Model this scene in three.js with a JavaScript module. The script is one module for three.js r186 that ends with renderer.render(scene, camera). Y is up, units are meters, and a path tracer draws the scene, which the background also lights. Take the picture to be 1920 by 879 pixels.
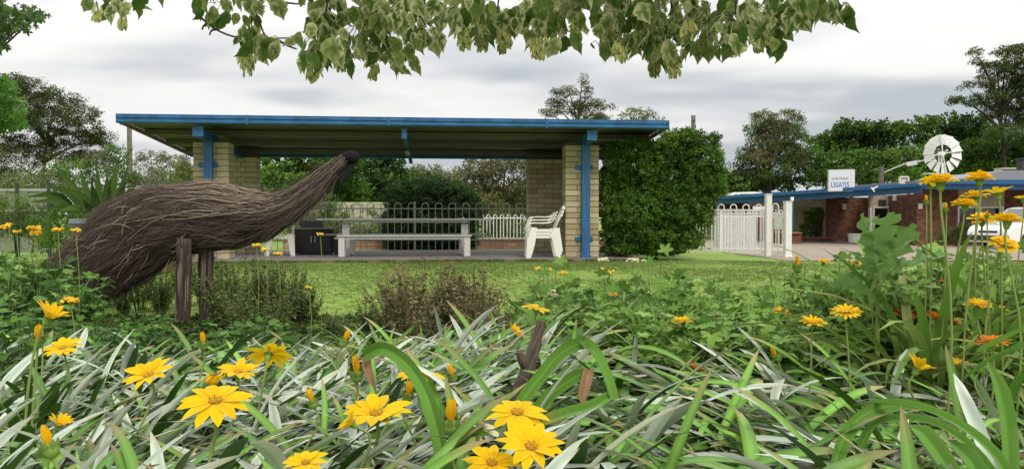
import * as THREE from 'three';
import { mergeGeometries, mergeVertices, toCreasedNormals } from 'three/addons/utils/BufferGeometryUtils.js';
import { RoundedBoxGeometry } from 'three/addons/geometries/RoundedBoxGeometry.js';
import { ImprovedNoise } from 'three/addons/math/ImprovedNoise.js';

// ---------------------------------------------------------------- camera, sky, sun, exposure
const EYE = 0.88, F = 1450, PITCH = Math.atan(34.5 / F);   // focal length and pitch measured on the photograph (1920 x 879)
const scene = new THREE.Scene();
const camera = new THREE.PerspectiveCamera(2 * Math.atan(439.5 / F) * 180 / Math.PI, 1920 / 879, 0.05, 900);
camera.position.set(0, EYE, 0);
camera.rotation.x = -PITCH;
const renderer = new THREE.WebGLRenderer({ antialias: true });
renderer.toneMapping = THREE.LinearToneMapping;
renderer.toneMappingExposure = 1.22;
renderer.shadowMap.enabled = true;

const PN = new ImprovedNoise();
const sstep = (a, b, x) => { const t = Math.min(1, Math.max(0, (x - a) / (b - a))); return t * t * (3 - 2 * t); };
const lerp = (a, b, t) => a + (b - a) * t;
function fbm(x, y, z, o = 5) { let s = 0, a = 0.5, f = 1; for (let i = 0; i < o; i++) { s += a * PN.noise(x * f, y * f, z * f); a *= 0.5; f *= 2.03; } return s; }

{ // overcast sky: layered cloud deck, a little brighter overhead, with long blue-grey bands low down
  const W = 1536, H = 768, data = new Float32Array(W * H * 4);
  for (let j = 0; j < H; j++) for (let i = 0; i < W; i++) {
    const el = ((j + 0.5) / H - 0.5) * Math.PI, az = ((i + 0.5) / W - 0.5) * 2 * Math.PI;
    const ce = Math.cos(el), dx = Math.cos(az) * ce, dy = Math.sin(el), dz = Math.sin(az) * ce;
    const h = Math.max(dy, 0) + 0.09, px = dx / h, pz = dz / h;
    let n = fbm(px * 0.30 + 3.1, pz * 0.55 + 1.7, 0.3) * 1.35 + 0.75 * fbm(px * 1.1 + 7, pz * 2.0, 4.2);
    n += 0.9 * fbm(dx * 2.1 + 11.3, dy * 9.0 + 2.2, dz * 2.1 + 5.5, 4);
    let c = sstep(-0.56, 0.36, n);                               // 1 = thin bright cloud, 0 = thick grey cloud
    c = lerp(c, 0.9, sstep(0.5, 1, dy) * 0.5);
    const k = 0.72 * (1 + 0.85 * Math.max(dy, 0) + 1.1 * Math.max(dy, 0) ** 2);
    const r = lerp(0.495, 0.95, c) * k, g = lerp(0.54, 0.945, c) * k, b = lerp(0.585, 0.925, c) * k, o = (j * W + i) * 4;
    const low = dy < 0 ? Math.max(0.35, 1 + dy * 3) : 1;
    data[o] = r * low; data[o + 1] = g * low; data[o + 2] = b * low; data[o + 3] = 1;
  }
  const sky = new THREE.DataTexture(data, W, H, THREE.RGBAFormat, THREE.FloatType);
  sky.mapping = THREE.EquirectangularReflectionMapping; sky.magFilter = sky.minFilter = THREE.LinearFilter; sky.needsUpdate = true;
  scene.background = sky; scene.environment = sky;
}
const sun = new THREE.DirectionalLight(new THREE.Color(1, 0.93, 0.80), 1.5);
sun.position.set(14, 40, 20); sun.target.position.set(0, 0, -12);
sun.castShadow = true; sun.shadow.radius = 28; sun.shadow.mapSize.set(4096, 4096);
Object.assign(sun.shadow.camera, { left: -40, right: 40, top: 40, bottom: -40, near: 1, far: 160 });
scene.add(sun, sun.target);

// ---------------------------------------------------------------- helpers
const V = (x, y, z) => new THREE.Vector3(x, y, z);
function rng(seed) { let s = seed | 0; return () => { s = (s + 0x6d2b79f5) | 0; let t = Math.imul(s ^ (s >>> 15), 1 | s); t = (t + Math.imul(t ^ (t >>> 7), 61 | t)) ^ t; return ((t ^ (t >>> 14)) >>> 0) / 4294967296; }; }
const pick = (R, a) => a[Math.floor(R() * a.length) % a.length];
const rr = (R, a, b) => a + (b - a) * R();
const lin = (r, g, b) => { const c = new THREE.Color(); c.setRGB(r, g, b); return c; };     // linear base colour
// where a measured point of the photograph lies in the world at a known distance d
function at(px, py, d) {
  const cx = (px - 960) / F, cy = -(py - 439.5) / F, c = Math.cos(PITCH), s = Math.sin(PITCH);
  const y = cy * c - s, z = -(cy * s + c), k = d / -z;
  return V(cx * k, EYE + y * k, -d);
}
function gy(x, z) {                                     // height of the ground
  const d = -z;
  const bed = 0.42 * (1 - sstep(1.6, 5.2, d)) * (0.9 + 0.1 * Math.sin(x * 2.3 + 1)) * (1 - sstep(2.5, 8, -d));
  const fall = -0.46 * sstep(13, 36, d) * sstep(2.5, 7, x);
  return bed + fall + 0.012 * PN.noise(x * 0.6, 3.3, z * 0.6);
}
const onGround = (px, d) => { const x = (px - 960) / F * d; return V(x, gy(x, -d), -d); };

const used = new Map();
function numbered(n) { const k = used.get(n) || 0; used.set(n, k + 1); return k ? n + '_' + String(k).padStart(3, '0') : n; }
function shade(o) { o.traverse((m) => { if (m.isMesh) { m.castShadow = true; m.receiveShadow = true; } }); return o; }
function tag(o, label, category, group, kind) {
  if (label) o.userData.label = label;
  if (category) o.userData.category = category;
  if (group) o.userData.group = group;
  if (kind) o.userData.kind = kind;
  return o;
}
function thing(name, label, category, pos = V(0, 0, 0), turn = 0, group) {
  const o = new THREE.Group(); o.name = numbered(name); o.position.copy(pos); o.rotation.y = turn; scene.add(o);
  return tag(o, label, category, group);
}
function part(name, geo, mat, parent) {
  const m = new THREE.Mesh(geo, mat); m.name = name; m.castShadow = m.receiveShadow = true; parent.add(m); return m;
}
function solo(name, geo, mat, label, category, group, pos) {        // a thing that is one mesh
  const m = new THREE.Mesh(geo, mat); m.name = numbered(name); m.castShadow = m.receiveShadow = true; scene.add(m);
  if (pos) m.position.copy(pos);
  return tag(m, label, category, group);
}
function structure(name, geo, mat) { const m = new THREE.Mesh(geo, mat); m.name = name; m.userData.kind = 'structure'; m.castShadow = m.receiveShadow = true; scene.add(m); return m; }
function copyOf(o, pos, turn, label, group) {
  const c = o.clone(); c.name = numbered(o.name.replace(/_\d+$/, '')); c.userData = { ...o.userData }; scene.add(c);
  if (pos) c.position.copy(pos); if (turn !== undefined) c.rotation.y = turn;
  if (label) c.userData.label = label; if (group) c.userData.group = group;
  return c;
}
const M4 = (p, e = [0, 0, 0], s = [1, 1, 1]) => new THREE.Matrix4().compose(p, new THREE.Quaternion().setFromEuler(new THREE.Euler(e[0], e[1], e[2], 'YXZ')), V(s[0], s[1], s[2]));
const box = (w, h, d, x = 0, y = 0, z = 0, e) => { const g = new THREE.BoxGeometry(w, h, d); if (e) g.applyMatrix4(M4(V(0, 0, 0), e)); g.translate(x, y, z); return g; };
const rbox = (w, h, d, r, x = 0, y = 0, z = 0, e) => { const g = new RoundedBoxGeometry(w, h, d, 1, r); if (e) g.applyMatrix4(M4(V(0, 0, 0), e)); g.translate(x, y, z); return g; };
const cyl = (r0, r1, h, n, x = 0, y = 0, z = 0, e) => { const g = new THREE.CylinderGeometry(r0, r1, h, n); if (e) g.applyMatrix4(M4(V(0, 0, 0), e)); g.translate(x, y, z); return g; };
const bar = (a, b, r, n = 6, r2 = r) => { const d = b.clone().sub(a), L = d.length(), g = new THREE.CylinderGeometry(r2, r, L, n); g.applyMatrix4(new THREE.Matrix4().compose(a.clone().add(b).multiplyScalar(0.5), new THREE.Quaternion().setFromUnitVectors(V(0, 1, 0), d.normalize()), V(1, 1, 1))); return g; };
const plank = (a, b, w, h) => { const d = b.clone().sub(a), L = d.length(), m = new THREE.Matrix4().lookAt(a, b, V(0, 1, 0)).setPosition(a.clone().add(b).multiplyScalar(0.5)), g = new THREE.BoxGeometry(w, h, L); g.applyMatrix4(m); return g; };
const join = (list) => { const a = list.map((g) => { const h = g.index ? g.toNonIndexed() : g.clone(); for (const k of Object.keys(h.attributes)) if (!['position', 'normal', 'uv', 'color'].includes(k)) h.deleteAttribute(k); return h; }); const col = a.every((g) => g.attributes.color); if (!col) a.forEach((g) => g.deleteAttribute('color')); const uv = a.every((g) => g.attributes.uv); if (!uv) a.forEach((g) => g.deleteAttribute('uv')); return mergeGeometries(a); };
// a tapering tube through points with a radius at each
function limbGeo(pts, rad, n = 6, bump = 0, seed = 1) {
  const R = rng(seed), pos = [], uv = [], idx = [], up = V(0.13, 0.2, 1).normalize();
  let len = 0;
  for (let i = 0; i < pts.length; i++) {
    const t = (pts[Math.min(i + 1, pts.length - 1)].clone().sub(pts[Math.max(i - 1, 0)])).normalize();
    const u = t.clone().cross(up).normalize(), w = t.clone().cross(u).normalize();
    if (i) len += pts[i].distanceTo(pts[i - 1]);
    for (let k = 0; k <= n; k++) {
      const a = k / n * Math.PI * 2, q = rad[i] * (1 + bump * (Math.sin(k % n * 7.3 + i * 1.7 + seed) * 0.6 + (R() - 0.5) * 0.3));
      const p = pts[i].clone().addScaledVector(u, Math.cos(a) * q).addScaledVector(w, Math.sin(a) * q);
      pos.push(p.x, p.y, p.z); uv.push(k / n, len);
    }
  }
  for (let i = 0; i < pts.length - 1; i++) for (let k = 0; k < n; k++) { const a = i * (n + 1) + k, b = a + n + 1; idx.push(a, b, a + 1, b, b + 1, a + 1); }
  const c0 = pos.length / 3; pos.push(pts[0].x, pts[0].y, pts[0].z); uv.push(0.5, 0); const e = pts[pts.length - 1]; pos.push(e.x, e.y, e.z); uv.push(0.5, len);
  const l = (pts.length - 1) * (n + 1);
  for (let k = 0; k < n; k++) { idx.push(c0, k, k + 1); idx.push(c0 + 1, l + k + 1, l + k); }
  const g = new THREE.BufferGeometry(); g.setAttribute('position', new THREE.Float32BufferAttribute(pos, 3)); g.setAttribute('uv', new THREE.Float32BufferAttribute(uv, 2)); g.setIndex(idx); g.computeVertexNormals(); return g;
}
const curve = (pts, n) => new THREE.CatmullRomCurve3(pts).getPoints(n);
const tube = (pts, r, seg = 12, n = 6) => limbGeo(curve(pts, seg), Array.from({ length: seg + 1 }, () => r), n);

// collects many transformed copies of small coloured geometries into one mesh
class Bunch {
  constructor() { this.p = []; this.n = []; this.c = []; this.i = []; }
  add(g, m, tint) {
    const P = g.attributes.position, N = g.attributes.normal, C = g.attributes.color, base = this.p.length / 3, nm = new THREE.Matrix3().getNormalMatrix(m), v = V(0, 0, 0);
    for (let k = 0; k < P.count; k++) {
      v.fromBufferAttribute(P, k).applyMatrix4(m); this.p.push(v.x, v.y, v.z);
      v.fromBufferAttribute(N, k).applyMatrix3(nm).normalize(); this.n.push(v.x, v.y, v.z);
      const t = tint || [1, 1, 1];
      if (C) this.c.push(C.getX(k) * t[0], C.getY(k) * t[1], C.getZ(k) * t[2]); else this.c.push(t[0], t[1], t[2]);
    }
    if (g.index) for (let k = 0; k < g.index.count; k++) this.i.push(base + g.index.getX(k)); else for (let k = 0; k < P.count; k++) this.i.push(base + k);
    return this;
  }
  geo() { const g = new THREE.BufferGeometry(); g.setAttribute('position', new THREE.Float32BufferAttribute(this.p, 3)); g.setAttribute('normal', new THREE.Float32BufferAttribute(this.n, 3)); g.setAttribute('color', new THREE.Float32BufferAttribute(this.c, 3)); g.setIndex(this.i); return g; }
}
function instanced(name, geo, mat, list, parent) {                   // list of [matrix, tint]
  const m = new THREE.InstancedMesh(geo, mat, list.length); m.name = name; m.castShadow = m.receiveShadow = true;
  const c = new THREE.Color();
  list.forEach(([mx, t], i) => { m.setMatrixAt(i, mx); c.setRGB(t[0], t[1], t[2]); m.setColorAt(i, c); });
  m.userData.kind = 'stuff'; parent.add(m); return m;
}

// ---------------------------------------------------------------- textures and materials
function noiseTex(size, fn, srgb = true) {                           // fn(u, v) -> [r, g, b] 0..1
  const d = new Uint8Array(size * size * 4);
  for (let j = 0; j < size; j++) for (let i = 0; i < size; i++) { const c = fn(i / size, j / size), o = (j * size + i) * 4; for (let k = 0; k < 3; k++) d[o + k] = Math.max(0, Math.min(255, c[k] * 255)); d[o + 3] = 255; }
  const t = new THREE.DataTexture(d, size, size); t.wrapS = t.wrapT = THREE.RepeatWrapping; t.magFilter = t.minFilter = THREE.LinearFilter; if (srgb) t.colorSpace = THREE.SRGBColorSpace; t.needsUpdate = true; return t;
}
// periodic noise: sample on a torus so that the tile has no seam
const tn = (u, v, f, s) => { const a = u * 6.2832, b = v * 6.2832, k = f / 6.2832; return PN.noise(Math.cos(a) * k + s, Math.sin(a) * k + Math.cos(b) * k * 1.01 + s * 1.7, Math.sin(b) * k + s * 0.3); };
const speckle = noiseTex(512, (u, v) => { const n = 0.92 + 0.09 * tn(u, v, 9, 1.2) + 0.10 * tn(u, v, 34, 5.1) + 0.09 * tn(u, v, 120, 8.3); return [n, n, n]; });
const fineBump = noiseTex(512, (u, v) => { const n = 0.5 + 0.25 * tn(u, v, 40, 2.2) + 0.3 * tn(u, v, 150, 7.7); return [n, n, n]; }, false);
const woodTex = noiseTex(512, (u, v) => { const n = 0.72 + 0.2 * tn(u * 4 % 1, v, 6, 3.3) + 0.25 * PN.noise(u * 60, v * 3, 1.5) + 0.15 * PN.noise(u * 140, v * 7, 4.5); return [n, n * 0.98, n * 0.95]; });
const woodBump = noiseTex(512, (u, v) => { const n = 0.5 + 0.5 * PN.noise(u * 44, v * 2.5, 1.5) + 0.3 * PN.noise(u * 110, v * 6, 4.5); return [n, n, n]; }, false);
const paintTex = noiseTex(512, (u, v) => { const f = 0.9 + 0.22 * tn(u, v, 7, 6.6) + 0.10 * PN.noise(u * 70, v * 4, 2.2) + 0.08 * tn(u, v, 90, 3.1), d = sstep(0.30, 0.42, tn(u, v, 26, 9.4) + 0.4 * tn(u, v, 80, 1.4)); return [lerp(f, 1.0, d * 0.5), lerp(f, 0.86, d * 0.6), lerp(f, 0.72, d * 0.8)]; });
const rep = (t, x, y) => { const c = t.clone(); c.repeat.set(x, y); c.needsUpdate = true; return c; };
function std(color, rough = 0.8, extra = {}) { return new THREE.MeshStandardMaterial({ color, roughness: rough, ...extra }); }
function leafMat(rough = 0.55, tr = 0.35, extra = {}) { return new THREE.MeshPhysicalMaterial({ color: 0xffffff, vertexColors: true, roughness: tr > 0 ? 1 : rough, transmission: tr, thickness: 0, specularIntensity: 0.28, side: THREE.DoubleSide, ...extra }); }
const M = {
  leaf: leafMat(0.9, 0.3), gazania: leafMat(0.42, 0.0, { specularIntensity: 0.5 }), petal: leafMat(0.75, 0.42), strap: leafMat(0.6, 0.3), gloss: leafMat(0.4, 0, { specularIntensity: 0.6 }),
  matte: new THREE.MeshStandardMaterial({ color: 0xffffff, vertexColors: true, roughness: 0.95 }),
  bark: std(lin(0.075, 0.058, 0.045), 0.95, { map: woodTex, bumpMap: woodBump, bumpScale: 0.02 }),
  paleBark: std(lin(0.20, 0.17, 0.14), 0.9, { map: woodTex, bumpMap: woodBump, bumpScale: 0.01 }),
  white: std(lin(0.86, 0.85, 0.82), 0.45, { map: speckle }), plastic: std(lin(0.80, 0.79, 0.75), 0.38),
  grey: std(lin(0.20, 0.205, 0.20), 0.5), darkGrey: std(lin(0.035, 0.036, 0.038), 0.6), black: std(lin(0.012, 0.012, 0.013), 0.6),
  blue: std(lin(0.023, 0.135, 0.34), 0.45, { map: paintTex }),
  beige: std(lin(0.52, 0.45, 0.35), 0.85, { map: speckle }), terracotta: std(lin(0.34, 0.15, 0.09), 0.85, { map: speckle }),
  steel: std(lin(0.42, 0.42, 0.41), 0.4, { metalness: 0.5 }), glass: new THREE.MeshPhysicalMaterial({ color: 0x101618, roughness: 0.05, metalness: 0, transmission: 0.0, clearcoat: 1 }),
  pane: new THREE.MeshPhysicalMaterial({ color: 0xffffff, roughness: 0.03, transmission: 1, thickness: 0 }),
  carWhite: new THREE.MeshPhysicalMaterial({ color: lin(0.8, 0.8, 0.8), roughness: 0.3, clearcoat: 1, clearcoatRoughness: 0.05 }),
  rubber: std(lin(0.02, 0.02, 0.02), 0.8), chrome: std(lin(0.6, 0.6, 0.6), 0.2, { metalness: 1 }),
};
// ---------------------------------------------------------------- ground
function sheet(x0, x1, d0, d1, nx, nd, lift, tile, keep) {
  const pos = [], uv = [], idx = [];
  for (let j = 0; j <= nd; j++) for (let i = 0; i <= nx; i++) {
    const td = j / nd, d = d0 + (d1 - d0) * (d1 > 100 ? Math.pow(td, 2.4) : td), x = x0 + (x1 - x0) * i / nx; const y = gy(x, -d) + lift;
    pos.push(x, y, -d); uv.push(x / tile, -d / tile);
  }
  for (let j = 0; j < nd; j++) for (let i = 0; i < nx; i++) { const a = j * (nx + 1) + i, b = a + nx + 1; idx.push(a, a + 1, b, b, a + 1, b + 1); }
  const g = new THREE.BufferGeometry(); g.setAttribute('position', new THREE.Float32BufferAttribute(pos, 3)); g.setAttribute('uv', new THREE.Float32BufferAttribute(uv, 2)); g.setIndex(idx); g.computeVertexNormals(); return g;
}
const lawnTex = noiseTex(1024, (u, v) => {
  const a = tn(u, v, 10, 1), b = tn(u, v, 42, 4), c = tn(u, v, 190, 9), d = PN.noise(u * 300, v * 300, 3);
  const y = 0.5 + 0.85 * a + 0.5 * b; const n = 0.92 + 0.09 * c + 0.07 * d;
  return [lerp(0.42, 0.54, y) * n, lerp(0.57, 0.61, y) * n, lerp(0.19, 0.25, y) * n];
});
const soilTex = noiseTex(512, (u, v) => { const n = 0.2 + 0.09 * tn(u, v, 14, 2) + 0.1 * tn(u, v, 60, 6) + 0.1 * tn(u, v, 180, 11); return [n * 1.06, n * 0.86, n * 0.66]; });
const concTex = noiseTex(512, (u, v) => { const n = 0.51 + 0.06 * tn(u, v, 6, 3) + 0.05 * tn(u, v, 40, 1) + 0.06 * tn(u, v, 170, 2); return [n * 1.06, n * 0.96, n * 0.85]; });
structure('ground', sheet(-260, 260, -25, 480, 220, 260, -0.012, 1, 0), std(0xffffff, 1, { map: rep(lawnTex, 0.22, 0.22) }));
structure('garden_soil', sheet(-6, 6, -1.5, 6.3, 80, 80, 0.0, 1, 0), std(0xffffff, 1, { map: rep(soilTex, 1.3, 1.3), bumpMap: rep(fineBump, 2, 2), bumpScale: 0.02 }));
{ // concrete drive in front of the brick building: lawn edge swings out to the right
  const pos = [], uv = [], idx = [], n = 40;
  for (let j = 0; j <= n; j++) for (let i = 0; i <= 20; i++) {
    const d = 15.4 + (48 - 15.4) * j / n, x0 = 5.55 + 0.03 * Math.sin(d * 3) + (d > 20 ? (d - 20) * 0.18 : 0), x = lerp(x0, 34, i / 20);
    pos.push(x, gy(x, -d) + 0.006, -d); uv.push(x / 3, d / 3);
  }
  for (let j = 0; j < n; j++) for (let i = 0; i < 20; i++) { const a = j * 21 + i, b = a + 21; idx.push(a, a + 1, b, b, a + 1, b + 1); }
  const g = new THREE.BufferGeometry(); g.setAttribute('position', new THREE.Float32BufferAttribute(pos, 3)); g.setAttribute('uv', new THREE.Float32BufferAttribute(uv, 2)); g.setIndex(idx); g.computeVertexNormals();
  structure('driveway', g, std(0xffffff, 0.9, { map: concTex, bumpMap: fineBump, bumpScale: 0.003 }));
}
// short mown grass: real blades over the part of the lawn in view
{
  const R = rng(11), b = new Bunch();
  for (let i = 0; i < 9; i++) {
    const a = R() * 6.283, r = R() * 0.045, h = rr(R, 0.012, 0.022), l = rr(R, -0.02, 0.02), w = 0.0026, x = Math.cos(a) * r, z = Math.sin(a) * r, c = Math.cos(a * 3) * w, s = Math.sin(a * 3) * w;
    const g = new THREE.BufferGeometry(); g.setAttribute('position', new THREE.Float32BufferAttribute([x - c, 0, z - s, x + c, 0, z + s, x + l, h, z + l], 3)); g.setAttribute('normal', new THREE.Float32BufferAttribute([0, 0.8, 0.6, 0, 0.8, 0.6, 0, 1, 0.2], 3));
    b.add(g, new THREE.Matrix4(), [1, 1, 1]);
  }
  const list = [];
  for (let i = 0; i < 50000; i++) {
    const d = 6.1 + 9.4 * Math.sqrt(R()), x = rr(R, -0.72, 0.72) * d, m = PN.noise(x * 0.5, 1, d * 0.5), q = PN.noise(x * 2.1, 5, d * 2.1);
    if (x > 5.4 && d > 15.2) continue;
    const t = rr(R, 0.75, 1.2), yel = 0.5 + 0.8 * m + 0.5 * q + (R() < 0.12 ? 0.5 : 0);
    list.push([M4(V(x, gy(x, -d) - 0.014, -d), [0, R() * 6.28, 0], [1, rr(R, 0.7, 1.2), 1]), [lerp(0.16, 0.27, yel) * t, lerp(0.29, 0.33, yel) * t, lerp(0.05, 0.085, yel) * t]]);
  }
  for (let i = 0; i < 2600; i++) { const u = rr(R, -8.4, 1.1), o = V(u, 0, 0.32 + 0.05 * R()).applyAxisAngle(V(0, 1, 0), 5.66 * Math.PI / 180).add(V(1.47, 0, -15.56)), t = rr(R, 0.8, 1.2); if (PN.noise(u * 2.3, 1, 0) < -0.1) continue; list.push([M4(V(o.x, gy(o.x, o.z) - 0.014, o.z), [0, R() * 6.28, 0], [1.2, rr(R, 1.5, 4), 1.2]), [0.2 * t, 0.3 * t, 0.06 * t]]); }
  const m = instanced('lawn_grass', b.geo(), leafMat(0.8, 0.25), list, scene); tag(m, 'short mown green lawn grass between garden bed and shelter', 'grass');
}
// ---------------------------------------------------------------- picnic shelter
const TH = 5.66 * Math.PI / 180, ORG = V(1.47, 0, -15.56);        // origin: foot of the right front post; +x along the front, +z towards the garden
const toWorld = (x, y, z) => V(x, y, z).applyAxisAngle(V(0, 1, 0), TH).add(ORG);
const shelter = thing('picnic_shelter', 'open picnic shelter with blue roof edge on cream brick piers', 'shelter', ORG, TH);
const SLAB = 0.05, LEFT = -7.31;
{
  const slabMat = std(lin(0.235, 0.215, 0.20), 0.85, { map: rep(speckle, 0.5, 0.5), bumpMap: fineBump, bumpScale: 0.002 });
  const slab = rbox(9.4, 0.2, 4.0, 0.012, LEFT / 2, SLAB - 0.1, -1.75);
  part('floor_slab', slab, slabMat, shelter);
  part('slab_edging', box(9.4, 0.045, 0.06, LEFT / 2, 0.012, 0.285), std(lin(0.20, 0.16, 0.115), 0.9, { map: speckle }), shelter);
  // roof: falls gently to the back; ribbed sheet between gutters
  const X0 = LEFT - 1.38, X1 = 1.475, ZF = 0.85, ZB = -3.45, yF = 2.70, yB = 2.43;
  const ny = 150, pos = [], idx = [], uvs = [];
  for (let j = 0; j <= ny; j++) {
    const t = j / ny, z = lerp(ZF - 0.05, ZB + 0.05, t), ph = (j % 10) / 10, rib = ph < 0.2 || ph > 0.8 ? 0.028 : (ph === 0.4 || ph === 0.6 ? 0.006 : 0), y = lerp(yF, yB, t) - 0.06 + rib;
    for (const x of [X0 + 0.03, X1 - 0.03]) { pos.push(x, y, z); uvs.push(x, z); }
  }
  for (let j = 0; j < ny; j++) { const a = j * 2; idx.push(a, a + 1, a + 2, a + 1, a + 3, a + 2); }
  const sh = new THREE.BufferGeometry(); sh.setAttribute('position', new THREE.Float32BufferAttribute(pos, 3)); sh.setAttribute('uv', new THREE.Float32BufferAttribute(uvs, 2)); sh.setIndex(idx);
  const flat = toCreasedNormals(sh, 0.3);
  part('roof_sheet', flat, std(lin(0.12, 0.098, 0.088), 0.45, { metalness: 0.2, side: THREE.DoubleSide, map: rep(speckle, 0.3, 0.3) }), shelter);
  // front gutter with its rolled profile, extruded along x
  const s = new THREE.Shape();
  s.moveTo(0, 0); s.lineTo(0.10, 0); s.lineTo(0.118, 0.02); s.lineTo(0.118, 0.055); s.lineTo(0.104, 0.066); s.lineTo(0.104, 0.083); s.lineTo(0.122, 0.095); s.lineTo(0.122, 0.128); s.lineTo(0.108, 0.138); s.lineTo(0.112, 0.16); s.lineTo(0.09, 0.165); s.lineTo(0.088, 0.15); s.lineTo(0, 0.15);
  const gut = (L) => { const g = new THREE.ExtrudeGeometry(s, { depth: L, bevelEnabled: false }); g.rotateY(-Math.PI / 2); return g; };   // profile x -> z, length -> -x
  const gf = gut(X1 - X0); gf.translate(X1, yF - 0.15, ZF - 0.12 + 0.0); part('front_gutter', gf, M.blue, shelter);
  for (const x of [LEFT + 0.9, LEFT / 2 - 0.2, -0.9]) part('gutter_joint', rbox(0.05, 0.168, 0.13, 0.004, x, yF - 0.069, ZF - 0.055), M.blue, shelter);
  const gb = gut(X1 - X0); gb.rotateY(Math.PI); gb.translate(X0, yB - 0.17, ZB + 0.12); part('back_gutter', gb, M.blue, shelter);
  for (const x of [X0, X1]) part('barge_capping', plank(V(x, yF - 0.075, ZF - 0.16), V(x, yB - 0.085, ZB + 0.15), 0.035, 0.13), std(lin(0.24, 0.19, 0.14), 0.7, { map: speckle }), shelter);
  for (const z of [-0.35, -1.55, -2.75]) { const t = (ZF - z) / (ZF - ZB), y = lerp(yF, yB, t) - 0.115; part('purlin', box(X1 - X0 - 0.16, 0.1, 0.065, (X0 + X1) / 2, y, z), std(lin(0.16, 0.145, 0.13), 0.6, { map: speckle }), shelter); }
  const rafterMat = M.blue;
  for (const x of [LEFT, LEFT / 2 + 0.08, 0]) {
    const r = part('rafter', plank(V(x, yF - 0.285, ZF - 0.19), V(x, yB - 0.26, ZB + 0.2), x === LEFT || x === 0 ? 0.12 : 0.07, x === LEFT || x === 0 ? 0.16 : 0.09), rafterMat, shelter);
    const e = part('rafter_end', rbox(x === LEFT || x === 0 ? 0.20 : 0.10, 0.2, 0.05, 0.008, x, yF - 0.272, ZF - 0.16), M.blue, shelter);
  }
  // blue steel posts with flat brackets, leaning in at the top as knee plates
  for (const x of [LEFT, 0]) {
    part('post', rbox(0.165, 2.36, 0.10, 0.01, x, 1.185, 0.07), M.blue, shelter);
    part('knee_plate', plank(V(x, 2.38, 0.06), V(x, 2.40, ZF - 0.2), 0.15, 0.14), M.blue, shelter);
    for (const y of [0.42, 1.86]) part('bracket', rbox(0.36, 0.09, 0.02, 0.005, x - 0.02, y, 0.012), M.blue, shelter);
    part('foot_plate', rbox(0.2, 0.1, 0.14, 0.008, x, 0.05, 0.07), M.blue, shelter);
  }
  // brick piers: every block is its own piece on a recessed mortar core
  const cream = [[0.62, 0.52, 0.32], [0.56, 0.46, 0.28], [0.68, 0.58, 0.38], [0.48, 0.385, 0.235], [0.60, 0.52, 0.35]].map((c) => std(lin(...c), 0.9, { map: rep(speckle, 1.4, 1.4), bumpMap: rep(fineBump, 1.4, 1.4), bumpScale: 0.006 }));
  const mortar = std(lin(0.10, 0.085, 0.065), 1, { map: speckle });
  const cache = new Map(), R = rng(5);
  const brick = (w, h, d, v) => { const k = [w, h, d].map((q) => q.toFixed(3)).join() + v; if (!cache.has(k)) { const g = rbox(w, h, d, 0.006), p = g.attributes.position, q = rng(v * 77 + 3), f = [0, 1, 2, 3, 4, 5, 6, 7].map(() => (q() - 0.5) * 0.007); for (let i = 0; i < p.count; i++) { const c = (p.getX(i) > 0 ? 1 : 0) + (p.getY(i) > 0 ? 2 : 0) + (p.getZ(i) > 0 ? 4 : 0); p.setXYZ(i, p.getX(i) + f[c] * 0.4, p.getY(i) + f[(c + 3) % 8] * 0.4, p.getZ(i) + f[c] * 0.5); } cache.set(k, g); } return cache.get(k); };
  function pier(xa, xb, za, zb, top, label) {
    const core = part('brick_pier', box(xb - xa - 0.03, top - SLAB, zb - za - 0.03, (xa + xb) / 2, SLAB + (top - SLAB) / 2, (za + zb) / 2), mortar, shelter);
    const H = 0.1125, n = Math.floor((top - SLAB) / H), W = xb - xa;
    for (let k = 0; k < n; k++) {
      const cuts = W < 0.9 ? (k % 2 ? [0, 0.30, 1] : [0, 0.36, 0.64, 1].map((c, i, a) => a[i])) : (k % 2 ? [0, 0.33, 0.67, 1] : [0, 0.17, 0.5, 0.83, 1]);
      const cc = k % 2 && W < 0.9 ? [0, 0.5, 1] : cuts;
      for (let i = 0; i + 1 < cc.length; i++) {
        const bw = W * (cc[i + 1] - cc[i]) - 0.011, v = Math.floor(R() * 3), m = part('brick', brick(bw, H - 0.011, zb - za, v), pick(R, cream), core);
        m.position.set(xa + W * (cc[i] + cc[i + 1]) / 2, SLAB + H * (k + 0.5), (za + zb) / 2 + (R() - 0.5) * 0.006);
      }
    }
    return core;
  }
  pier(LEFT - 0.31, LEFT + 0.36, -0.42, -0.005, 2.36);
  pier(-0.40, 0.29, -0.42, -0.005, 2.36);
  pier(LEFT - 0.31, LEFT + 0.36, -2.75, -2.30, 2.27);
  pier(-0.87, 0.29, -2.75, -2.30, 2.27);
  // batten lamp under the middle rafter
  const lampBox = part('batten_lamp', rbox(0.09, 0.07, 0.5, 0.01, LEFT / 2 + 0.08, 2.19, -1.0), std(lin(0.30, 0.30, 0.27), 0.5), shelter);
  part('lamp_bracket', rbox(0.03, 0.2, 0.06, 0.005, LEFT / 2 + 0.08, 2.27, -0.9), M.darkGrey, shelter);
}

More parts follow.
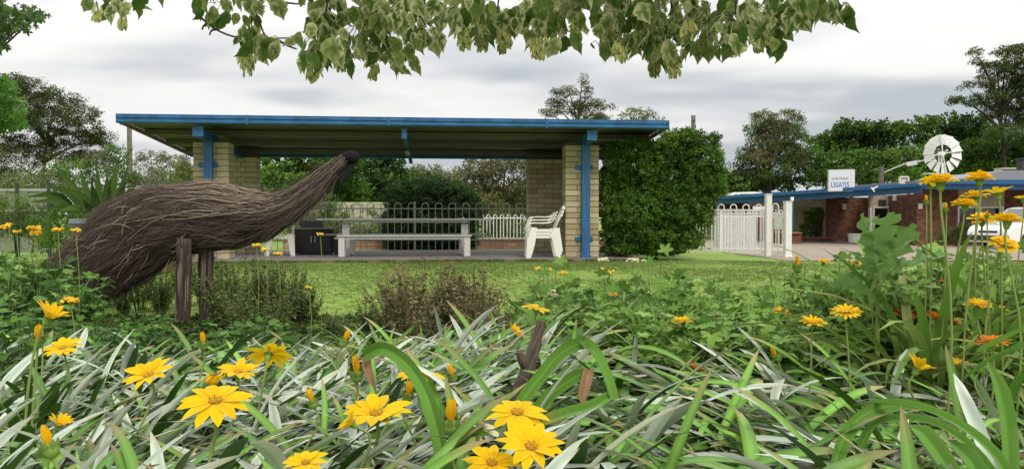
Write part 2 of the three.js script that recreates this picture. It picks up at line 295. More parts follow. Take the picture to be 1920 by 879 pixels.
// ---------------------------------------------------------------- tables, benches, chairs, barbecue
{
  const slat = std(lin(0.54, 0.53, 0.51), 0.5, { map: speckle }), conc = std(lin(0.72, 0.71, 0.68), 0.8, { map: speckle, bumpMap: fineBump, bumpScale: 0.003 });
  const rest = (x, z) => toWorld(x, SLAB, z);
  const tb = thing('picnic_table', 'long grey slatted picnic table under shelter roof', 'table', rest(-3.62, -1.15), TH);
  for (let k = 0; k < 4; k++) part('table_slat', rbox(3.62, 0.032, 0.155, 0.005, 0, 0.762, -0.25 + k * 0.165), slat, tb);
  part('apron', rbox(2.62, 0.05, 0.04, 0.004, 0.02, 0.718, 0.20), slat, tb);
  for (const s of [-1, 1]) { part('leg', rbox(0.15, 0.67, 0.16, 0.01, s * 1.24, 0.335, 0.05), conc, tb); part('top_bearer', rbox(0.08, 0.05, 0.56, 0.005, s * 1.24, 0.716, -0.05), conc, tb); }
  const bench = (name, x, z, L, lx, label) => {
    const b = thing(name, label, 'bench', rest(x, z), TH, 'benches of the picnic table');
    for (let k = 0; k < 2; k++) part('seat_slat', rbox(L, 0.035, 0.14, 0.005, 0, 0.428, -0.075 + k * 0.15), slat, b);
    part('apron', rbox(lx * 2 + 0.12, 0.055, 0.03, 0.004, 0, 0.385, 0.10), slat, b);
    for (const s of [-1, 1]) part('leg', rbox(0.125, 0.405, 0.24, 0.01, s * lx, 0.205, 0), conc, b);
  };
  bench('picnic_bench', -3.62, -0.62, 2.72, 1.27, 'short slatted bench with two concrete legs, on lawn side of table');
  bench('picnic_bench', -3.62, -1.78, 3.5, 1.2, 'longer slatted bench on pool fence side of table');

  // moulded plastic armchairs, facing -x
  const ribbon = (pts, w, t) => { const g = limbGeo(curve(pts, 12), Array.from({ length: 13 }, () => 1), 8); const c = curve(pts, 12), p = g.attributes.position; for (let i = 0; i < 13; i++) for (let k = 0; k <= 8; k++) { const j = i * 9 + k, q = V(p.getX(j), p.getY(j), p.getZ(j)).sub(c[i]); const wz = q.z, o = V(q.x, q.y, 0); o.setLength(Math.min(o.length(), 1) * t / 2 * 1.0 + 1e-5); p.setXYZ(j, c[i].x + o.x, c[i].y + o.y, c[i].z + Math.sign(wz) * Math.min(Math.abs(wz) * 1.25, 1) * w / 2); } g.computeVertexNormals(); return g; };
  function chair(pos, turn, label, group) {
    const c = thing('plastic_chair', label, 'chair', pos, turn, group);
    const legF = new THREE.Shape(); legF.moveTo(-0.29, 0); legF.lineTo(-0.215, 0); legF.quadraticCurveTo(-0.165, 0.2, -0.15, 0.37); legF.lineTo(-0.14, 0.45); legF.lineTo(-0.27, 0.45); legF.closePath();
    const legB = new THREE.Shape(); legB.moveTo(0.31, 0); legB.lineTo(0.235, 0); legB.quadraticCurveTo(0.19, 0.2, 0.165, 0.35); legB.lineTo(0.13, 0.43); legB.lineTo(0.25, 0.45); legB.closePath();
    const ex = (sh, z) => { const g = new THREE.ExtrudeGeometry(sh, { depth: 0.05, bevelEnabled: true, bevelSize: 0.006, bevelThickness: 0.006, bevelSegments: 1 }); g.translate(0, 0, z - 0.025); return g; };
    for (const s of [-1, 1]) {
      part('leg', ex(legF, s * 0.225), M.plastic, c); part('leg', ex(legB, s * 0.215), M.plastic, c);
      part('armrest', join([ribbon([V(-0.25, 0.43, s * 0.25), V(-0.265, 0.60, s * 0.262), V(-0.22, 0.655, s * 0.265), V(0, 0.66, s * 0.265), V(0.13, 0.675, s * 0.255), V(0.22, 0.76, s * 0.23)], 0.055, 0.022)]), M.plastic, c);
    }
    const seat = new THREE.PlaneGeometry(0.46, 0.44, 10, 8); seat.rotateX(-Math.PI / 2);
    { const p = seat.attributes.position; for (let i = 0; i < p.count; i++) { const x = p.getX(i), z = p.getZ(i); p.setXYZ(i, x - 0.03, 0.425 - 0.03 * (1 - Math.pow(z / 0.22, 2)) - 0.035 * sstep(-0.16, -0.24, x) - 0.02 * sstep(0.0, 0.2, x), z); } seat.computeVertexNormals(); }
    const sr = part('seat', join([seat, box(0.44, 0.05, 0.012, -0.03, 0.40, 0.222), box(0.44, 0.05, 0.012, -0.03, 0.40, -0.222), box(0.012, 0.06, 0.44, -0.258, 0.365, 0)]), new THREE.MeshStandardMaterial({ color: lin(0.80, 0.79, 0.75), roughness: 0.38, side: THREE.DoubleSide }), c);
    const bk = [];
    for (let k = -3; k <= 3; k++) bk.push(ribbon([V(0.18, 0.40, k * 0.06), V(0.22, 0.56, k * 0.062), V(0.285, 0.72, k * 0.062), V(0.335, 0.83 - 0.02 * Math.abs(k) * 0.4, k * 0.06)], k === -3 || k === 3 ? 0.07 : 0.036, 0.014));
    bk.push(ribbon([V(0.325, 0.80, -0.22), V(0.345, 0.85, -0.1), V(0.345, 0.855, 0.1), V(0.325, 0.80, 0.22)].map((v) => v), 0.05, 0.05));
    part('backrest', join(bk), M.plastic, c);
    return c;
  }
  const cp = toWorld(-0.86, SLAB, -0.12);
  const lbl = ['lowest white plastic armchair of the stack by brick pier', 'middle white plastic armchair of the stack by brick pier', 'topmost white plastic armchair of the stack by brick pier'];
  for (let k = 0; k < 3; k++) chair(cp.clone().add(V(k * 0.02, k * 0.062, 0)), 0.05, lbl[k], 'stacked white plastic chairs').scale.set(1.14, 1.04, 1.08);
  chair(toWorld(-6.25, SLAB, -1.3), Math.PI + 0.3, 'single white plastic armchair beyond twig bird near barbecue');

  // barbecue cabinet
  const q = thing('barbecue', 'dark barbecue cabinet with doors and grey hotplate lid', 'barbecue', toWorld(-6.05, SLAB, -2.0).add(V(0.42, 0, 0)), TH);
  const cab = std(lin(0.02, 0.015, 0.013), 0.5, { map: speckle });
  part('cabinet', rbox(0.78, 0.52, 0.5, 0.01, 0, 0.28, 0), cab, q);
  for (const s of [-1, 1]) { const dr = part('door', rbox(0.36, 0.44, 0.015, 0.006, s * 0.185, 0.28, 0.262), cab, q); part('handle', rbox(0.02, 0.14, 0.02, 0.004, s * 0.04, 0.33, 0.275), M.steel, dr); }
  part('hotplate', rbox(0.84, 0.035, 0.56, 0.008, 0, 0.56, 0), M.grey, q);
  part('lid', join([rbox(0.52, 0.03, 0.3, 0.008, -0.1, 0.66, -0.12, [-0.6, 0, 0])]), M.steel, q);
  const gb = thing('gas_bottle_box', 'small dark box standing against barbecue cabinet', 'box', toWorld(-5.10, SLAB, -1.95), TH);
  part('box_body', rbox(0.2, 0.3, 0.3, 0.01, 0, 0.15, 0), M.darkGrey, gb); part('box_lid', rbox(0.22, 0.03, 0.32, 0.006, 0, 0.317, 0), std(lin(0.07, 0.065, 0.06), 0.6), gb);
}

// ---------------------------------------------------------------- fences
const hairpins = new Map();
function hairpin(h, w, r) { const k = h + '|' + w + '|' + r; if (!hairpins.has(k)) { const pts = [V(-w / 2, 0.06, 0), V(-w / 2, h - w / 2, 0)]; for (let i = 1; i < 8; i++) { const a = Math.PI - Math.PI * i / 8; pts.push(V(Math.cos(a) * w / 2, h - w / 2 + Math.sin(a) * w / 2, 0)); } pts.push(V(w / 2, h - w / 2, 0), V(w / 2, 0.06, 0)); hairpins.set(k, limbGeo(pts, pts.map(() => r), 6)); } return hairpins.get(k); }
function loopFence(name, label, group, a, b, h, w, pitch, r, mat, railY, posts) {
  const d = b.clone().sub(a), L = Math.hypot(d.x, d.z), f = thing(name, label, 'fence', a, Math.atan2(-d.z, d.x), group), slope = d.y / L;
  const g = hairpin(h, w, r);
  for (let x = pitch / 2; x < L - w / 2; x += pitch) { const m = part('loop_bar', g, mat, f); m.position.set(x, slope * x, 0); }
  for (const y of railY) part('rail', plank(V(0, y, 0), V(L, y + slope * L, 0), r * 1.7, r * 3), mat, f);
  for (const [x, ph, pw] of posts) part('post', rbox(pw, ph, pw, 0.006, x, ph / 2 + slope * x, 0), mat, f);
  return f;
}
const steelGrey = std(lin(0.42, 0.41, 0.38), 0.5, { metalness: 0.2 });
{
  const a = at(500, 473, 18.6), b = at(1190, 473, 19.2); a.y = gy(a.x, a.z); b.y = gy(b.x, b.z);
  loopFence('pool_fence', 'grey loop top steel fence behind picnic table', null, a, b, 1.2, 0.165, 0.33, 0.0095, steelGrey, [0.30, 1.06], [[0, 1.15, 0.05], [3.54, 1.23, 0.05], [L2(a, b), 1.15, 0.05]]);
  // white pool fence farther back on a salmon brick kerb
  const wa = at(846, 455, 24), wb = at(1130, 455, 24); wa.y = wb.y = 0.02;
  loopFence('white_pool_fence', 'white loop top fence on low salmon brick wall beyond shelter', 'white loop top fences', wa.clone().setY(0.06), wb.clone().setY(0.06), 0.86, 0.10, 0.21, 0.013, M.white, [0.10, 0.76], [[0, 0.82, 0.05], [2.3, 0.82, 0.05], [L2(wa, wb), 0.82, 0.05]]);
  const R = rng(9), sal = [[0.50, 0.26, 0.185], [0.56, 0.31, 0.225], [0.46, 0.235, 0.17], [0.60, 0.36, 0.27]].map((c) => std(lin(...c), 0.9, { map: speckle }));
  const kb = thing('pool_kerb', 'low salmon brick kerb wall behind grey fence', 'wall', V(-6.2, 0, -20.9));
  part('mortar_core', box(9.9, 0.3, 0.16, 4.95, 0.09, 0), std(lin(0.40, 0.34, 0.28), 1), kb);
  const bg = rbox(0.228, 0.076, 0.2, 0.006);
  for (let k = 0; k < 3; k++) for (let i = 0; i < 41; i++) { const m = part('brick', bg, pick(R, sal), kb); m.position.set(0.12 + i * 0.239 + (k % 2) * 0.1, 0.086 * (k + 0.5) - 0.02, 0); }
  part('coping', rbox(10.0, 0.045, 0.28, 0.01, 4.97, 0.262, 0), std(lin(0.62, 0.5, 0.4), 0.9, { map: speckle }), kb);
  // pale panel fence of the neighbour seen through the trees
  const pf = thing('panel_fence', 'pale cream panel fence seen between shrubs beyond pool', 'fence', at(548, 420, 30).setY(0));
  for (let i = 0; i < 16; i++) part('panel', rbox(0.40, 1.25, 0.03, 0.008, i * 0.42, 0.72, (i % 2) * 0.02), std(lin(0.46, 0.44, 0.32), 0.85, { map: speckle }), pf);
  part('rail', rbox(6.8, 0.07, 0.05, 0.006, 3.2, 1.38, 0.01), std(lin(0.46, 0.44, 0.32), 0.85), pf);
}
function L2(a, b) { return Math.hypot(a.x - b.x, a.z - b.z); }
{ // white pool fence and gate beside the round shrub
  const gp = (px, d) => onGround(px, d);
  const a = gp(1296, 18.5), b = gp(1438, 17.7);
  const wf = loopFence('white_pool_fence', 'white loop top fence panel between round shrub and gate post', 'white loop top fences', a, b, 1.18, 0.14, 0.285, 0.0135, M.white, [0.09, 0.97, 1.05], [[0.02, 1.1, 0.04]]);
  const g2 = hairpin(1.06, 0.10, 0.0115);
  for (let x = 0.29; x < L2(a, b) - 0.1; x += 0.285) { const m = part('picket', bar(V(0, 0.08, 0), V(0, 1.06, 0), 0.0125), M.white, wf); m.position.x = x; }
  const pc = gp(1441, 17.65);
  const lp = thing('gate_post', 'tall white square gate post with latch', 'post', pc, 0.1);
  part('post', rbox(0.13, 1.40, 0.13, 0.01, 0, 0.70, 0), M.white, lp); part('post_cap', rbox(0.15, 0.02, 0.15, 0.006, 0, 1.41, 0), M.white, lp);
  part('latch', join([rbox(0.09, 0.12, 0.05, 0.01, 0.1, 1.02, 0.02), rbox(0.16, 0.03, 0.03, 0.006, 0.1, 1.1, 0.02)]), M.darkGrey, lp);
  const e0 = gp(1449, 17.6), e1 = gp(1471, 17.35);
  const gate = loopFence('pool_gate', 'narrow white loop top gate between two gate posts', null, e0, e1, 1.2, 0.15, 0.16, 0.0135, M.white, [0.09, 0.98], []);
  gate.userData.category = 'gate';
  part('latch_shield', rbox(0.22, 0.36, 0.012, 0.01, L2(e0, e1) * 0.55, 0.80, 0.022), M.white, gate);
  const ep = thing('gate_post', 'thick white end post at driveway side of gate', 'post', gp(1477.5, 17.3), 0.1);
  part('post', rbox(0.145, 1.23, 0.145, 0.012, 0, 0.615, 0), M.white, ep); part('post_cap', rbox(0.16, 0.02, 0.16, 0.006, 0, 1.24, 0), M.white, ep); part('foot', rbox(0.2, 0.03, 0.2, 0.006, 0, 0.02, 0), M.white, ep);
  const c0 = gp(1352, 22), c1 = gp(1478, 22);
  loopFence('white_pool_fence', 'second white loop top fence standing behind the gate fence', 'white loop top fences', c0, c1, 1.2, 0.09, 0.18, 0.012, M.white, [0.09, 1.02], [[0, 1.15, 0.05], [L2(c0, c1), 1.15, 0.05]]);
  // plinth and pale equipment box behind the fence
  const eq = thing('filter_box', 'pale grey filter cabinet behind white pool fence', 'cabinet', gp(1378, 25));
  part('cabinet', rbox(1.15, 1.05, 0.8, 0.02, 0, 0.62, 0), std(lin(0.55, 0.56, 0.56), 0.6, { map: speckle }), eq); part('plinth', rbox(1.5, 0.12, 1.0, 0.01, -0.1, 0.05, 0), M.beige, eq);
}
// ---------------------------------------------------------------- brick building with blue roof edge
function brickTexture() {
  const c = document.createElement('canvas'); c.width = c.height = 512; const x = c.getContext('2d'), R = rng(21);
  x.fillStyle = 'rgb(88,72,60)'; x.fillRect(0, 0, 512, 512);
  for (let j = 0; j < 24; j++) for (let i = -1; i < 9; i++) { const k = 0.75 + 0.5 * R(), w = 512 / 8, h = 512 / 24; x.fillStyle = `rgb(${102 * k | 0},${64 * k | 0},${48 * k | 0})`; x.fillRect(i * w + (j % 2) * w / 2 + 1.5, j * h + 1.5, w - 3, h - 3); }
  const d = x.getImageData(0, 0, 512, 512); for (let i = 0; i < d.data.length; i += 4) { const n = 1 + (R() - 0.5) * 0.25; for (let k = 0; k < 3; k++) d.data[i + k] = Math.min(255, d.data[i + k] * n); } x.putImageData(d, 0, 0);
  const t = new THREE.CanvasTexture(c); t.colorSpace = THREE.SRGBColorSpace; t.wrapS = t.wrapT = THREE.RepeatWrapping; return t;
}
const brickTex = brickTexture();
const brickWallMat = std(0xffffff, 0.9, { map: brickTex });
// box standing in the photograph between columns x0..x1 at distance d, from height y0 to y1 (metres); uv in metres / 2
function wallBox(x0, x1, y0, y1, d, t) { const a = (x0 - 960) / F * d, b = (x1 - 960) / F * d, g = box(b - a, y1 - y0, t, (a + b) / 2, (y0 + y1) / 2, -d - t / 2), p = g.attributes.position, n = g.attributes.normal, u = g.attributes.uv; for (let i = 0; i < p.count; i++) u.setXY(i, (Math.abs(n.getX(i)) > 0.5 ? p.getZ(i) : p.getX(i)) / 1.9, p.getY(i) / 2.06); return g; }
{
  const B = thing('brick_building', 'low brick building with long blue roof edge and covered entry', 'building', V(0, 0, 0));
  const gl = -0.5, hi = (py, d) => at(960, py, d).y;
  const roofEdge = (px) => 1 / lerp(1 / 42, 1 / 33.4, (px - 1345) / 390);
  const A = at(1345, 369, 42), C = at(1738, 343, 33.4);
  // roof slabs
  const slabRoof = (p, q, back, t, mat) => { const pos = [], v = [p, q, q.clone().add(V(0, 0.05, -back)), p.clone().add(V(0, 0.05, -back))]; const s = new THREE.BufferGeometry(); for (const o of [0, -t]) for (const k of v) pos.push(k.x, k.y + o, k.z); s.setAttribute('position', new THREE.Float32BufferAttribute(pos, 3)); s.setIndex([0, 1, 2, 0, 2, 3, 4, 6, 5, 4, 7, 6, 0, 5, 1, 0, 4, 5, 1, 6, 2, 1, 5, 6, 2, 7, 3, 2, 6, 7, 3, 4, 0, 3, 7, 4]); return toCreasedNormals(s.toNonIndexed(), 0.2); };
  part('roof', slabRoof(A, C, 12, 0.12, M.blue), M.grey, B);
  part('gutter', plank(A.clone().add(V(0, -0.05, 0.1)), C.clone().add(V(0, -0.05, 0.1)), 0.14, 0.16), M.blue, B);
  part('fascia', plank(A.clone().add(V(0, -0.27, -0.35)), C.clone().add(V(0, -0.27, -0.35)), 0.08, 0.30), M.blue, B);
  const E = at(1738, 341, 34.6), Gp = at(2150, 341, 31);
  part('roof', slabRoof(E.clone().add(V(0, 0.1, 0)), Gp.clone().add(V(0, 0.1, 0)), 10, 0.12, M.grey), M.grey, B);
  part('gutter', plank(E, Gp, 0.16, 0.2), M.blue, B);
  part('fascia', plank(E.clone().add(V(0, -0.22, -0.12)), Gp.clone().add(V(0, -0.22, -0.12)), 0.06, 0.22), M.blue, B);
  { // raised grey roof behind the right gutter
    const p = at(1790, 338, 35), q = at(2100, 318, 35), s = new THREE.Shape(); s.moveTo(p.x, p.y); s.lineTo(q.x, p.y); s.lineTo(q.x, q.y); s.lineTo(at(1900, 318, 35).x, q.y); s.closePath();
    const g = new THREE.ExtrudeGeometry(s, { depth: 6, bevelEnabled: false }); g.translate(0, 0, -41.5); part('upper_roof', g, std(lin(0.22, 0.23, 0.25), 0.5), B);
  }
  // walls
  const top = (d) => 2.02;
  part('wall', wallBox(1352, 1412, gl, 1.78, 44.5, 0.3), brickWallMat, B);
  part('wall', wallBox(1553, 1632, gl, 1.86, 40.6, 0.3), brickWallMat, B);
  part('side_wall', (() => { const g = box(0.3, 2.36, 8, (1553 - 960) / F * 40.6 + 0.17, 0.68, -44.95), p = g.attributes.position, u = g.attributes.uv; for (let i = 0; i < p.count; i++) u.setXY(i, p.getZ(i) / 1.9, p.getY(i) / 2.06); return g; })(), M.beige, B);
  part('header_beam', wallBox(1405, 1556, 1.40, 1.84, 41.3, 0.2), M.beige, B);
  part('wall', wallBox(1632, 1722, 1.30, 1.90, 38.0, 0.2), M.beige, B);
  part('wall', wallBox(1632, 1640, gl, 1.3, 38.0, 0.2), M.white, B);
  part('wall', wallBox(1668, 1682, gl, 1.3, 38.02, 0.25), brickWallMat, B);
  part('wall', wallBox(1720, 1797, gl, 2.16, 35.2, 0.3), brickWallMat, B);
  part('side_wall', wallBox(1716, 1721, gl, 1.9, 35.5, 2.6), brickWallMat, B);
  part('wall', wallBox(1797, 1884, 1.28, 2.16, 35.3, 0.2), M.beige, B);
  part('wall', wallBox(1797, 1884, gl, 0.2, 35.3, 0.2), brickWallMat, B);
  part('wall', wallBox(1884, 2150, gl, 2.16, 35.35, 0.3), brickWallMat, B);
  part('back_wall', wallBox(1640, 2150, gl, 2.0, 44, 0.2), M.beige, B);
  // openings
  const dk = M.glass;
  const d1 = part('door', wallBox(1640, 1668, gl, 1.3, 38.15, 0.05), M.darkGrey, B); part('pane', wallBox(1643, 1665, -0.2, 1.15, 38.1, 0.02), dk, d1);
  part('door_frame', join([wallBox(1638, 1641, gl, 1.34, 37.95, 0.1), wallBox(1667, 1670, gl, 1.34, 37.95, 0.1), wallBox(1638, 1670, 1.27, 1.34, 37.93, 0.1)]), M.white, B);
  const d2 = part('door', wallBox(1682, 1718, gl, 1.52, 38.1, 0.06), M.white, B);
  part('pane', wallBox(1689, 1702, 0.1, 1.35, 38.05, 0.02), dk, d2); part('handle', wallBox(1713.5, 1717, 0.42, 0.47, 38.0, 0.05), M.black, d2);
  part('door_frame', join([wallBox(1680, 1683, gl, 1.6, 37.9, 0.12), wallBox(1715, 1718, gl, 1.6, 37.9, 0.12), wallBox(1680, 1718, 1.5, 1.62, 37.88, 0.12)]), M.beige, B);
  const w1 = part('window', wallBox(1799, 1882, 0.2, 1.28, 35.5, 0.03), dk, B); part('window_frame', join([wallBox(1797, 1800, 0.2, 1.28, 35.25, 0.1), wallBox(1840, 1842.5, 0.2, 1.28, 35.25, 0.1), wallBox(1880, 1884, 0.2, 1.28, 35.25, 0.1), wallBox(1797, 1884, 1.24, 1.32, 35.22, 0.1)]), M.white, w1);
  part('entry_sign_box', wallBox(1680, 1722, 1.62, 1.90, 37.2, 0.3), M.white, B);
  part('lettering', wallBox(1686, 1714, 1.67, 1.74, 37.18, 0.015), std(lin(0.32, 0.30, 0.28), 0.8), B);
  part('vent_grille', wallBox(1650, 1662, 1.40, 1.68, 37.9, 0.1), M.darkGrey, B);
  part('canopy_post', (() => { const g = bar(at(1485.5, 380, 37.4).setY(gl), at(1485.5, 372, 37.4).setY(1.75), 0.09, 8); return g; })(), M.blue, B);
  part('post_lamp', wallBox(1484, 1489, 1.62, 1.8, 37.1, 0.12), M.white, B);
  for (const px of [1584, 1771]) part('wall_lamp', wallBox(px - 3.5, px + 3.5, px > 1700 ? 1.18 : 1.22, px > 1700 ? 1.48 : 1.52, px > 1700 ? 35.1 : 40.5, 0.1), std(lin(0.6, 0.6, 0.57), 0.4), B);
  part('wall_plaque', wallBox(1723, 1731, 1.2, 1.45, 35.15, 0.03), std(lin(0.5, 0.48, 0.45), 0.6), B);
  const cam = at(1638, 354, 34.6); part('floodlight', join([bar(cam, cam.clone().add(V(0.22, 0.12, 0)), 0.03), bar(cam.clone().add(V(-0.08, 0.06, 0)), cam.clone().add(V(0.05, -0.14, 0.06)), 0.05, 8, 0.025)]), M.white, B);

  // things on the roof
  { // illuminated style sign, seen at an angle
    const o = at(1578, 349, 36.5); o.y -= 0.25;
    const s = thing('roof_sign', 'white box sign with blue lettering on the blue edged roof', 'sign', o, -0.62);
    const cv = document.createElement('canvas'); cv.width = 512; cv.height = 512; const x = cv.getContext('2d');
    x.fillStyle = '#dfe3ee'; x.fillRect(0, 0, 512, 512);
    x.fillStyle = '#6a7390'; x.font = 'bold 78px sans-serif'; x.textAlign = 'center'; x.save(); x.translate(256, 235); x.scale(0.72, 1.25); x.fillText('[NAIR ITRAEEI]', 0, 0); x.restore();
    x.fillStyle = '#2c55a8'; x.font = 'bold 150px sans-serif'; x.save(); x.translate(256, 430); x.scale(0.78, 1.25); x.fillText('LIGATIS', 0, 0); x.restore();
    const t = new THREE.CanvasTexture(cv); t.colorSpace = THREE.SRGBColorSpace;
    part('sign_case', rbox(1.12, 1.02, 0.46, 0.012, 0, 0.51, 0), M.white, s);
    const face = new THREE.PlaneGeometry(0.96, 0.9); face.translate(0.0, 0.5, 0.236); part('sign_face', face, std(0xffffff, 0.4, { map: t }), s);
    part('sign_trim', box(0.03, 1.0, 0.03, -0.53, 0.5, 0.236), M.grey, s);
  }
  { // windmill wheel
    const o = at(1763, 335, 36); o.y -= 0.15;
    const w = thing('windmill', 'white multi blade windmill on a short tower above the roof', 'windmill', o), cy = at(1763, 289, 36).y - o.y, hub = V(0, cy, 0.25), tilt = 0.0;
    part('tower', join([bar(V(-0.13, 0, 0.1), V(-0.03, cy, 0), 0.03), bar(V(0.13, 0, 0.1), V(0.03, cy, 0), 0.03), bar(V(0, 0, -0.16), V(0, cy, -0.02), 0.03), bar(V(0, 0, 0.18), V(0, cy + 0.85, 0.2), 0.035, 6, 0.02)]), M.white, w);
    part('platform', rbox(1.0, 0.04, 0.5, 0.008, -0.15, 0.38, 0), M.white, w);
    part('hub', (() => { const g = cyl(0.11, 0.11, 0.3, 14, 0, 0, 0, [Math.PI / 2, 0, 0]); g.translate(0, cy, 0.12); return g; })(), M.white, w);
    const sh = new THREE.Shape(); sh.moveTo(-0.085, 0.42); sh.lineTo(0.085, 0.42); sh.lineTo(0.178, 0.88); sh.lineTo(-0.178, 0.88); sh.closePath();
    const bg = new THREE.ExtrudeGeometry(sh, { depth: 0.012, bevelEnabled: false }); { const p = bg.attributes.position; for (let i = 0; i < p.count; i++) p.setZ(i, p.getZ(i) + p.getX(i) * 0.35 - 0.9 * p.getX(i) * p.getX(i)); bg.computeVertexNormals(); }
    for (let k = 0; k < 14; k++) { const b = part('blade', bg, M.white, w); b.position.copy(hub); b.rotation.z = k / 14 * Math.PI * 2 + 0.1; }
    const spokes = []; for (let k = 0; k < 4; k++) { const a = k * Math.PI / 2 + 0.17; spokes.push(bar(hub, hub.clone().add(V(Math.cos(a) * 0.9, Math.sin(a) * 0.9, 0.03)), 0.024)); } part('spokes', join(spokes), M.white, w);
    const ring = new THREE.TorusGeometry(0.5, 0.012, 5, 36); ring.translate(0, cy, 0.24); part('rim', ring, M.white, w);
    part('tail_vane', join([bar(V(0, cy, -0.1), V(-0.75, cy - 0.36, -0.7), 0.02), plank(V(-0.7, cy - 0.34, -0.66), V(-1.05, cy - 0.40, -0.95), 0.02, 0.2)]), M.white, w);
  }
  { // street light behind the roof
    const a = at(1652, 312, 46), b = onGround(1652, 46); b.y = -0.5;
    const s = thing('street_light', 'grey timber pole with thin curved lamp arm behind the roof', 'street light', b);
    part('pole', limbGeo([V(0, 0, 0), V(0, a.y - b.y, 0)], [0.17, 0.15], 10), std(lin(0.22, 0.20, 0.17), 0.9, { map: woodTex }), s);
    const e = at(1735, 302, 46).sub(b); part('lamp_arm', tube([V(0.1, a.y - b.y - 0.4, 0), V(0.9, a.y - b.y - 0.05, 0), e.clone().add(V(-0.6, 0.0, 0)), e], 0.03, 14), M.steel, s);
    part('lamp_head', rbox(0.5, 0.09, 0.18, 0.03, e.x + 0.2, e.y, 0), M.steel, s);
  }
  { const o = at(1696, 344, 36.5); o.y -= 0.12; const s = thing('roof_floodlight', 'small white square lamp box standing on the roof', 'lamp', o, -0.2); part('housing', join([rbox(0.42, 0.06, 0.2, 0.01, 0, 0.43, 0), rbox(0.42, 0.06, 0.2, 0.01, 0, 0.13, 0), rbox(0.06, 0.36, 0.2, 0.01, -0.18, 0.28, 0), rbox(0.06, 0.36, 0.2, 0.01, 0.18, 0.28, 0), rbox(0.3, 0.26, 0.05, 0.01, 0, 0.28, -0.06)]), M.white, s); part('lens', rbox(0.22, 0.14, 0.03, 0.008, 0.02, 0.26, 0.0), M.white, s); part('stand', rbox(0.36, 0.12, 0.12, 0.01, 0, 0.06, 0), M.white, s); }
  { const o = at(1897, 326, 37.5); o.y -= 0.18; const s = thing('roof_skylight', 'pale clerestory window box on the grey upper roof', 'skylight', o); part('cap', rbox(1.25, 0.08, 0.7, 0.02, 0, 0.42, 0), M.beige, s); for (const x of [-0.6, 0.02, 0.6]) part('mullion', rbox(0.06, 0.4, 0.6, 0.01, x, 0.2, 0), M.beige, s); for (const x of [-0.29, 0.31]) part('pane', box(0.56, 0.3, 0.03, x, 0.22, 0.22), M.glass, s); }
  { const o = at(1918, 330, 36); o.y -= 0.4; const s = thing('chimney', 'dark square flue standing on the grey upper roof', 'chimney', o); part('flue', rbox(0.4, 1.15, 0.4, 0.02, 0.05, 0.57, 0), M.darkGrey, s); part('cowl', rbox(0.5, 0.06, 0.5, 0.01, 0.05, 1.18, 0), M.darkGrey, s); }

  // in front of and under the roof
  { const p = onGround(1604, 38.6); const s = thing('planter_tub', 'white round tub by the brown brick wall', 'planter', p); const pts = [[0.24, 0], [0.29, 0.04], [0.32, 0.40], [0.345, 0.41], [0.345, 0.46], [0.31, 0.46], [0.29, 0.38], [0.27, 0.34]].map(([a, b]) => new THREE.Vector2(a, b)); part('tub', new THREE.LatheGeometry(pts, 24), new THREE.MeshStandardMaterial({ color: lin(0.78, 0.78, 0.76), roughness: 0.5, side: THREE.DoubleSide }), s); part('soil', cyl(0.29, 0.29, 0.02, 20, 0, 0.38, 0), M.darkGrey, s); }
  { const s = thing('retaining_wall', 'red painted retaining wall carrying the parked cars beyond the carport', 'wall', V(0, 0, 0)); const red = std(lin(0.26, 0.055, 0.05), 0.8, { map: speckle }); part('wall', wallBox(1380, 1640, gl, 0.93, 50, 0.5), red, s); part('capping', wallBox(1380, 1640, 0.932, 1.0, 49.94, 0.62), red, s); part('pier', wallBox(1489, 1497, gl, 0.93, 49.8, 0.2), red, s); part('pier', wallBox(1535, 1543, gl, 0.93, 49.8, 0.2), red, s); }
  { const g = wallBox(1380, 1640, gl, 0.9, 50.5, 10); structure('terrace', g, std(0xffffff, 0.9, { map: concTex })); }
  { const s = thing('brick_planter', 'low orange brick garden box at driveway edge beside white gate', 'planter', V(0, 0, 0)); part('wall', wallBox(1470, 1504, gl, 0.04, 37.2, 1.6), brickWallMat, s); part('capping', wallBox(1469, 1505, 0.042, 0.1, 37.1, 1.75), M.terracotta, s); }
  { const s = thing('brick_edging', 'low brick edging in front of the carport shrub', 'wall', V(0, 0, 0)); part('wall', wallBox(1504, 1553, gl, -0.28, 40.5, 0.25), brickWallMat, s); part('capping', wallBox(1503, 1554, -0.278, -0.22, 40.45, 0.35), M.terracotta, s); }

  // cars
  function car(label, pos, turn, group) {
    const c = thing('parked_car', label, 'car', pos, turn, group);
    const s = new THREE.Shape(); s.moveTo(-2.2, 0.32); s.lineTo(-2.24, 0.55); s.quadraticCurveTo(-2.22, 0.78, -2.0, 0.86); s.lineTo(-1.1, 0.98); s.lineTo(1.95, 1.02); s.quadraticCurveTo(2.2, 0.95, 2.24, 0.6); s.lineTo(2.2, 0.34); s.lineTo(1.78, 0.3); s.absarc(1.38, 0.32, 0.38, 0, Math.PI, false); s.lineTo(-0.98, 0.28); s.absarc(-1.36, 0.32, 0.38, 0, Math.PI, false); s.closePath();
    const body = new THREE.ExtrudeGeometry(s, { depth: 1.66, bevelEnabled: true, bevelSize: 0.05, bevelThickness: 0.06, bevelSegments: 3, curveSegments: 10 }); body.translate(0, 0, -0.83); part('body', body, M.carWhite, c);
    const h = new THREE.Shape(); h.moveTo(-1.15, 0.97); h.lineTo(-0.42, 1.5); h.quadraticCurveTo(-0.2, 1.58, 0.3, 1.58); h.lineTo(1.5, 1.54); h.quadraticCurveTo(1.75, 1.5, 1.95, 1.02); h.closePath();
